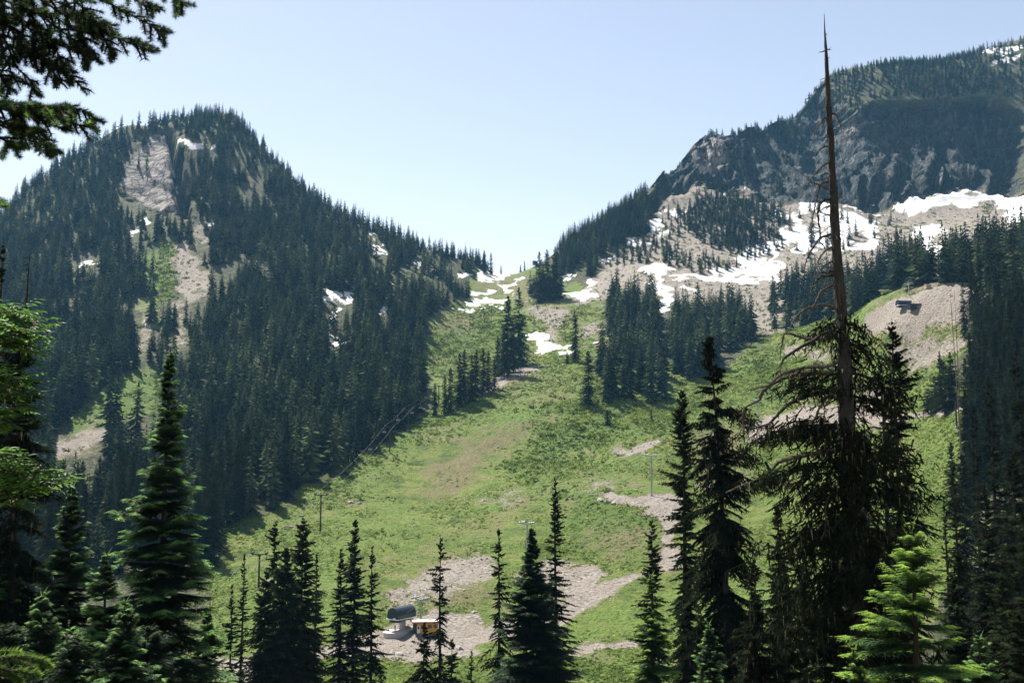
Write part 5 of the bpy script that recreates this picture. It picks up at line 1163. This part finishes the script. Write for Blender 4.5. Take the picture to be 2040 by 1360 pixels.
ru = tri_obj('rubble', T, M['stone']); tag(ru, 'grey stones strewn over the scree and gravel', kind='stuff'); print('stones', len(q))
# ------------------------------------------------------------------ chairlifts
def wheel(c, r, w, dirv):
    d = np.array([dirv[0], dirv[1], 0.0]); d /= np.linalg.norm(d); s = np.array([-d[1], d[0], 0.0]); n = 10; T = []
    th = np.arange(n) / n * 2 * PI; ring = [np.array(c) + r * (math.cos(t) * d + math.sin(t) * np.array([0, 0, 1.0])) for t in th]
    for i in range(n):
        j = (i + 1) % n; a, b = ring[i], ring[j]
        T += [(a - s * w, b - s * w, b + s * w), (a - s * w, b + s * w, a + s * w), (a - s * w, np.array(c) - s * w, b - s * w), (a + s * w, b + s * w, np.array(c) + s * w)]
    return np.array(T)
def lift_tower(g, H, dirv, mat, label, arm=5.2, group=None):
    o = thing('lift_tower', g, label, 'lift tower', group); a = math.atan2(dirv[1], dirv[0]); s = np.array([-math.sin(a), math.cos(a), 0]); d = np.array([math.cos(a), math.sin(a), 0]); m = M[mat]
    tri_obj('footing', tube([[0, 0, -1.5], [0, 0, 0.7]], [0.75, 0.62], 12), M['concrete'], o)
    tri_obj('pole', tube([[0, 0, 0.7], [0, 0, H * 0.5], [0, 0, H - 0.5]], [0.36, 0.31, 0.24], 14), m, o)
    tri_obj('crossarm', np.concatenate([box((0, 0, H - 0.45), (0.38, arm, 0.42), a), box((0, 0, H - 0.9), (0.5, 0.9, 0.5), a)]), m, o)
    for sg in (-1, 1):
        c = s * sg * arm * 0.48
        tri_obj('sheave_train', np.concatenate([box(c + [0, 0, H - 0.1], (3.6, 0.16, 0.22), a), box(c + s * sg * 0.5 + [0, 0, H - 0.75], (3.4, 0.5, 0.06), a)] + [wheel(c + d * k * 0.62 + [0, 0, H + 0.14], 0.24, 0.06, d) for k in (-2.5, -1.5, -0.5, 0.5, 1.5, 2.5)]), m, o)
        fr_ = [tube([c + d * sx * 1.2 + [0, 0, H], c + d * sx * 0.9 + [0, 0, H + 1.5]], [0.05, 0.05], 5) for sx in (-1, 1)] + [tube([c - d * 0.9 + [0, 0, H + 1.5], c + d * 0.9 + [0, 0, H + 1.5]], [0.06, 0.06], 5)]
        tri_obj('lifting_frame', np.concatenate(fr_), m, o)
    T = [tube([s * k + [0.42 * d[0], 0.42 * d[1], 1.5], s * k + [0.34 * d[0], 0.34 * d[1], H - 1]], [0.03, 0.03], 4) for k in (-0.2, 0.2)]
    for z in np.arange(2, H - 1, 0.6): T.append(tube([s * -0.2 + d * 0.4 + [0, 0, z], s * 0.2 + d * 0.4 + [0, 0, z]], [0.02, 0.02], 3, False))
    tri_obj('ladder', np.concatenate(T), m, o)
    return s
chair_mesh = {}
def chair(p, dirv, label, group):
    a = math.atan2(dirv[1], dirv[0]); o = thing('lift_chair', V3(p), label, 'lift chair', group, a)
    if not chair_mesh:
        chair_mesh['hanger'] = tri_mesh('hanger', np.concatenate([tube([[0, 0, 0.05], [0, 0, -1.6], [0.35, 0, -2.1], [0.35, 0, -2.3]], [0.05, 0.05, 0.05, 0.05], 6), tube([[0.35, -1.0, -2.3], [0.35, 1.0, -2.3]], [0.05, 0.05], 6), tube([[0.35, -1.0, -2.3], [0.1, -1.0, -3.3]], [0.04, 0.04], 5), tube([[0.35, 1.0, -2.3], [0.1, 1.0, -3.3]], [0.04, 0.04], 5)]), M['steel'])
        chair_mesh['seat'] = tri_mesh('seat', box((-0.1, 0, -3.3), (0.55, 2.0, 0.14)), M['steel_dark']); chair_mesh['backrest'] = tri_mesh('backrest', box((0.28, 0, -2.95), (0.08, 2.0, 0.5), 0, -0.2), M['steel'])
    for k, m in chair_mesh.items(): link(bpy.data.objects.new(k, m), o)
def cable(a, b, sag, label, group, r=0.035):
    t = np.linspace(0, 1, 14)[:, None]; p = np.array(a)[None] * (1 - t) + np.array(b)[None] * t; p[:, 2] -= sag * 4 * (t * (1 - t))[:, 0]
    o = tri_obj('haul_cable', tube(p - p[0], np.full(14, r), 5), M['cable']); o.location = V3(p[0]); tag(o, label, 'cable', group); return p
def line(spec, mat, who, head=None, tail=None, arm=5.2):
    G = [];
    for px, yb, yt, lb in spec:
        g = ground_px(px, yb); H = (yb - yt) / F * g.y * 1.03; G.append((g, max(7.0, H), lb))
    tops = []
    for i, (g, H, lb) in enumerate(G):
        a = G[max(i - 1, 0)][0]; b = G[min(i + 1, len(G) - 1)][0]
        if i == 0 and head is not None: a = Vector(head)
        if i == len(G) - 1 and tail is not None: b = Vector(tail)
        d = (b - a); s = lift_tower(g, H, (d.x, d.y), mat, lb, arm); tops.append((np.array(g) + [0, 0, H + 0.38], s, (d.x, d.y)))
    ends = list(tops)
    if head is not None:
        d = np.array(G[0][0]) - np.array(head); d[2] = 0; d /= np.linalg.norm(d); ends = [(np.array(head), np.array([-d[1], d[0], 0]), (d[0], d[1]))] + ends
    if tail is not None:
        d = np.array(tail) - np.array(G[-1][0]); d[2] = 0; d /= np.linalg.norm(d); ends = ends + [(np.array(tail), np.array([-d[1], d[0], 0]), (d[0], d[1]))]
    spans = []
    for i in range(len(ends) - 1):
        for sg in (-1, 1):
            a = ends[i][0] + ends[i][1] * sg * arm * 0.48; b = ends[i + 1][0] + ends[i + 1][1] * sg * arm * 0.48; L = np.linalg.norm(b - a)
            p = cable(a, b, L * 0.018, f'thin steel haul cable running up {who}', f'haul cables of {who}'); spans.append((p, ends[i][2]))
    return spans
def on_span(spans, px, py):
    best = None
    for p, d in spans:
        q = np.stack([np.interp(np.linspace(0, 13, 200), np.arange(14), p[:, k]) for k in range(3)], -1); x, y = proj(q[:, 0], q[:, 1], q[:, 2]); e = (x - px) ** 2 + (y - py) ** 2; i = int(e.argmin())
        if best is None or e[i] < best[0]: best = (e[i], q[i], d)
    return best[1], best[2]
left = line([(515,1174,1106,'brown lift tower lowest on the left line, behind the thin conifers'),(638,1062,988,'brown lift tower standing alone on the lower meadow'),(776,902,850,'brown lift tower against the dark forest edge, lower of two'),(813,858,815,'brown lift tower against the dark forest edge, upper of two'),(874,806,768,'dark lift tower between the thin conifers of the upper slope'),(965,645,621,'small lift tower on the dry knoll below the saddle')],
            'steel_dark', 'the left lift', head=ground_px(400, 1275) + Vector((0, 0, 8)), tail=ground_px(1064, 545) + Vector((0, 0, 7)))
for px, py, lb in ((582,1036,'empty lift chair hanging between the two lowest brown towers'),(740,886,'lift chair over the forest edge below the paired towers'),(768,852,'lift chair just left of the lower of the paired towers'),(794,828,'lift chair between the paired towers'),(820,812,'lift chair at the upper of the paired towers'),
                   (672,958,'lift chair above the meadow upslope of the lone tower'),(600,1012,'lift chair beside the lone meadow tower'),(836,800,'lift chair above the upper paired tower'),(850,786,'highest lift chair before the thin conifers')):
    p, d = on_span(left, px, py); chair(p, d, lb, 'chairs of the left lift')
# bottom station
stn = ground_px(800, 1254, 200); stp = np.array(stn)
t1 = ground_px(1050, 1125); dv = np.array([t1.x - stn.x, t1.y - stn.y]); dv /= np.linalg.norm(dv); ang_s = math.atan2(dv[1], dv[0])
right = line([(838,1236,1199,'grey steel lift tower right behind the dark blue drive station'),(1050,1125,1046,'grey lift tower above the dense middle fir'),(1298,987,910,'tall grey lift tower at the bend of the gravel road'),(1511,838,798,'grey lift tower on the gravel strip seen through dead branches'),(1811,588,566,'small grey lift tower above the upper gravel yard')],
             'steel', 'the right lift', head=stn + Vector((0, 0, 5.4)), tail=ground_px(1846, 568) + Vector((0, 0, 6)), arm=4.6)
for px, py, lb in ((1332,900,'lift chair just right of the tall grey tower at the road bend'),(1319,918,'lower of the two lift chairs beside the tall grey tower'),(1180,975,'lift chair above the meadow before the road bend'),(1420,850,'lift chair behind the ragged hemlock')):
    p, d = on_span(right, px, py); chair(p, d, lb, 'chairs of the right lift')

def barrel(L, R, h, wall, n=14):
    """arched housing along +x: skin with standing seams, flat ends"""
    T = []; E = []; prof = [(R * math.cos(t) , h + (R * 1.05) * math.sin(t)) for t in np.linspace(0, PI, n)]; prof = [(R, 0)] + prof + [(-R, 0)]
    for i in range(len(prof) - 1):
        (y0, z0), (y1, z1) = prof[i], prof[i + 1]; T += [((-L/2, y0, z0), (L/2, y0, z0), (L/2, y1, z1)), ((-L/2, y0, z0), (L/2, y1, z1), (-L/2, y1, z1))]
        for x in (-L/2, L/2): E += [((x, 0, 0), (x, y0, z0), (x, y1, z1))]
    T += [((-L/2, R, 0), (-L/2, -R, 0), (L/2, -R, 0)), ((-L/2, R, 0), (L/2, -R, 0), (L/2, R, 0))]
    S_ = []
    for x in np.arange(-L/2 + 0.6, L/2, 1.1): S_.append(tube([(x, y * 1.012, z * 1.008) for y, z in prof], [0.04] * len(prof), 4, False))
    return np.array(T), np.array(E), np.concatenate(S_)
def station(g, ang, sc, label, legs=3.4):
    o = thing('lift_station', g, label, 'lift station', None, ang); o.scale = (sc, sc, sc)
    T, E, S_ = barrel(9.2, 2.35, 1.2, None); up = np.array([0, 0, legs])
    hs = tri_obj('housing', np.concatenate([T, S_]) + up, M['navy'], o); [tri_obj('end_panel', E[(E[:, 0, 0] > 0) == s_] * [1.004, 0.985, 0.985] + up, M['navy'], hs) for s_ in (False, True)]
    tri_obj('base_rim', np.concatenate([box((0, s * 2.5, legs - 0.06), (9.6, 0.35, 0.3)) for s in (-1, 1)] + [box((s * 4.75, 0, legs - 0.06), (0.3, 4.6, 0.3)) for s in (-1, 1)]), M['white'], o)
    tri_obj('machinery', np.concatenate([box((0, 0, legs - 0.5), (7.5, 3.2, 0.7)), box((-2.5, 0, legs - 1.0), (1.2, 2.2, 0.5))] + [tube([[-3.6, 0, legs - 0.75], [-3.6, 0, legs - 0.95]], [1.9, 1.9], 20)]), M['steel_dark'], o)
    tri_obj('mast', np.concatenate([tube([[0.4, 0, -1], [0.4, 0, legs - 0.8]], [1.15, 1.05], 16)]), M['concrete'], o)
    lg = tri_obj('nameplate', box((-4.93, -1.1, legs + 0.32), (0.05, 1.1, 0.42)), M['white'], o)
    return o
station(stn + Vector((0, 0, 0.6)), ang_s, 0.93, 'lift drive station with dark blue arched housing on a mast beside the orange cabin')
pf = thing('loading_platform', stn, 'pale concrete loading platform with a rounded edge under the drive station', 'platform', None, ang_s)
th = np.linspace(0, 2 * PI, 48, endpoint=False); ring = np.stack([np.cos(th) * 5.8 - 1.6, np.sin(th) * 3.4, 0 * th], -1); T = []
for i in range(48):
    a, b = ring[i], ring[(i + 1) % 48]; T += [((-2.5, 0, 0.1), a + [0, 0, .1], b + [0, 0, .1]), (a + [0, 0, -2.0], b + [0, 0, -2.0], b + [0, 0, .1]), (a + [0, 0, -2.0], b + [0, 0, .1], a + [0, 0, .1])]
tri_obj('deck', np.array(T), M['concrete'], pf)
pg = ground_px(787, 1259, 200); po = tri_obj('post', np.concatenate([tube([[0, 0, -0.5], [0, 0, 1.75]], [0.16, 0.16], 10), box((0, 0, 1.55), (0.42, 0.3, 0.5))]), M['cloth_dark']); po.location = (pg.x, pg.y, pg.z + 0.3); tag(po, 'dark control post standing on the loading platform', 'post')
# cabin
cg = ground_px(846, 1258, 200); cb = thing('operator_cabin', cg, 'orange walled cabin with a pale flat roof behind the thin open hemlock', 'cabin', None, 0.28)
tri_obj('wall', box((0.6, 0, 1.4), (6.6, 3.6, 3.4)), M['orange'], cb); tri_obj('front_wall', box((-3.05, 0, 1.4), (0.7, 3.64, 3.4)), M['steel_dark'], cb)
rf = tri_obj('roof', box((0.2, -0.1, 3.35), (8.6, 4.6, 0.2), 0, 0.03), M['roof'], cb); tri_obj('fascia', np.concatenate([box((0.2, -2.44, 3.22), (8.7, 0.08, 0.5), 0, 0.03), box((-4.14, -0.1, 3.33), (0.08, 4.7, 0.5))]), M['rust'], rf)
for x in (-0.9, 1.2, 3.0):
    w = tri_obj('window', box((x, -1.81, 1.9), (1.2, 0.05, 1.1)), M['steel_dark'], cb); tri_obj('pane', box((x, -1.85, 1.9), (1.0, 0.04, 0.9)), M['glass'], w)
dr = tri_obj('door', box((-2.3, -1.83, 1.15), (0.95, 0.06, 2.2)), M['white'], cb); tri_obj('pane', box((-2.3, -1.88, 1.65), (0.6, 0.04, 0.8)), M['glass'], dr)
# upper yard
ug = ground_px(1801, 612, 300); us = station(ug, 0.15, 0.88, 'small dark arched lift station half sunk in the upper gravel yard', 1.0)
ub = ground_px(1822, 615, 300); mb = thing('motor_shed', ub, 'low dark boxy shed joined to the upper lift station', 'shed', None, 0.1)
tri_obj('wall', box((0, 0, 1.0), (6.4, 3.4, 3.0)), M['navy'], mb); tri_obj('roof', box((0, 0, 2.6), (6.8, 3.8, 0.2)), M['steel_dark'], mb); tri_obj('door', box((1.6, -1.73, 0.9), (1.8, 0.06, 2.0)), M['rust'], mb)
xb = ground_px(1848, 575, 300); cr = thing('storage_crate', xb, 'tan box standing at the top edge of the upper gravel yard', 'crate', None, 0.2)
tri_obj('body', box((0, 0, 1.1), (3.2, 2.4, 2.6)), simple('tan_box', (0.42, 0.33, 0.23)), cr); tri_obj('lid', box((0, 0, 2.46), (3.4, 2.6, 0.14)), M['concrete'], cr)
# saddle hut
hg = ground_px(1066, 531, 600); hu = thing('summit_hut', hg, 'tiny dark lift hut on stilts on the saddle skyline', 'hut', None, 0.35)
tri_obj('wall', box((0, 0, 4.1), (5.2, 4.2, 4.2)), M['navy'], hu); tri_obj('roof', box((0, 0, 6.35), (5.8, 4.8, 0.3), 0, 0.06), M['steel_dark'], hu)
for x in (-2, 2):
    for y in (-1.6, 1.6): tri_obj('leg', tube([[x, y, -1], [x, y, 2.2]], [0.18, 0.18], 6), M['steel_dark'], hu)
for px, yt, lb in ((1057,515,'thin mast left of the summit hut'),(1051,521,'short mast farther left of the summit hut')):
    g = ground_px(px, 534, 600); H = (534 - yt) / F * g.y; o = thing('mast', g, lb, 'mast'); tri_obj('pole', tube([[0, 0, -1], [0, 0, H]], [0.14, 0.08], 6), M['steel_dark'], o); tri_obj('crossbar', box((0, 0, H - 1), (1.8, 0.12, 0.12)), M['steel_dark'], o)
wh = ground_px(1203, 664, 500); hh = thing('pump_hut', wh, 'small dark hut with a white roof beside the middle grove', 'hut', None, -0.2)
tri_obj('wall', box((0, 0, 1.2), (5.0, 3.0, 3.0)), M['navy'], hh); tri_obj('roof', box((0, 0, 2.85), (6.2, 3.8, 0.28), 0, -0.08), M['white'], hh)
g = ground_px(1906, 852, 150); lift_tower(g, max(9, 58 / F * g.y), (0.3, 1.0), 'steel_dark', 'brown lift tower tucked among the conifers at the right', 5.6)
# poles and dead stems
for px, yb, yt, lb in ((979,647,604,'bare thin pole beside the small lift tower on the dry knoll'),(1028,600,572,'thin pole above the upper clump of conifers')):
    g = ground_px(px, yb); H = (yb - yt) / F * g.y; o = tri_obj('pole', tube([[0, 0, -1], [0, 0, H]], [0.2, 0.1], 7), M['steel_dark']); o.location = g; tag(o, lb, 'pole')
def dead_tree(px, yb, yt, lb, r0=0.3, D=None, lean=0.0):
    if D: t = P(px, yt, D); g = Vector((t[0], t[1], float(ground_z(t[0], t[1])))); H = t[2] - g.z
    else: g = ground_px(px, yb); H = (yb - yt) / F * g.y
    o = thing('dead_tree', g, lb, 'dead tree'); tri_obj('trunk', tube([[-lean, 0, -1], [-lean * .5, 0, H * .5], [0, 0, H]], [r0, r0 * .7, 0.05], 8), M['deadwood'], o)
    for i in range(9):
        z = H * rr.uniform(0.35, 0.97); a = rr.rand() * 6.28; l = rr.uniform(0.4, 1.4) * r0 / 0.3; x0 = -lean * (1 - z / H)
        tri_obj('branch', tube([[x0, 0, z], [x0 + math.cos(a) * l, math.sin(a) * l, z - 0.25 * l]], [0.05, 0.015], 4), M['deadwood'], o)
dead_tree(1893, 0, 584, 'bare grey dead stem in front of the upper gravel yard', 0.28, 300, -1.5)
dead_tree(1901, 0, 575, 'shorter bare stem right behind the grey dead one', 0.2, 420)
dead_tree(1155, 612, 585, 'small dead snag standing in the pale chute', 0.2)
dead_tree(1063, 0, 560, 'far thin dead pole over the clump left of the snow patch', 0.14, 760)
# boulders that stand out
for i, (px, py, s, lb) in enumerate([(700,1001,1.6,'flat pale boulder in the brush above the lone meadow tower'),(716,1003,1.0,'smaller pale boulder beside the flat one'),(1210,1000,1.3,'dark boulder at the head of the gravel road'),(1196,996,1.6,'largest dark boulder by the gravel road head'),(1222,1002,1.1,'rounded boulder along the gravel road head'),
        (945,1220,1.0,'dark boulder at the top edge of the lower gravel yard'),(780,1302,1.0,'grey boulder in the row below the lower gravel yard'),(795,1304,1.2,'light boulder in the row below the lower gravel yard'),(812,1300,1.1,'broken boulder in the row below the lower gravel yard'),(762,1306,0.9,'leftmost boulder in the row below the lower gravel yard'),(915,1292,1.3,'white boulder under the lower gravel yard, near the tiny fir tip'),
        (1066,740,2.2,'grey boulder on the upper slope below the snow patch'),(1046,708,1.6,'boulder at the lower tip of the snow patch'),(535,1158,1.4,'pale slab rock behind the centre left clump')]):
    g = ground_px(px, py); T, _ = rock_proto(900 + i); o = tri_obj('boulder', T * s * 1.25, M['stone']); o.location = g; o.rotation_euler = (0, 0, i * 1.3); tag(o, lb, 'boulder')
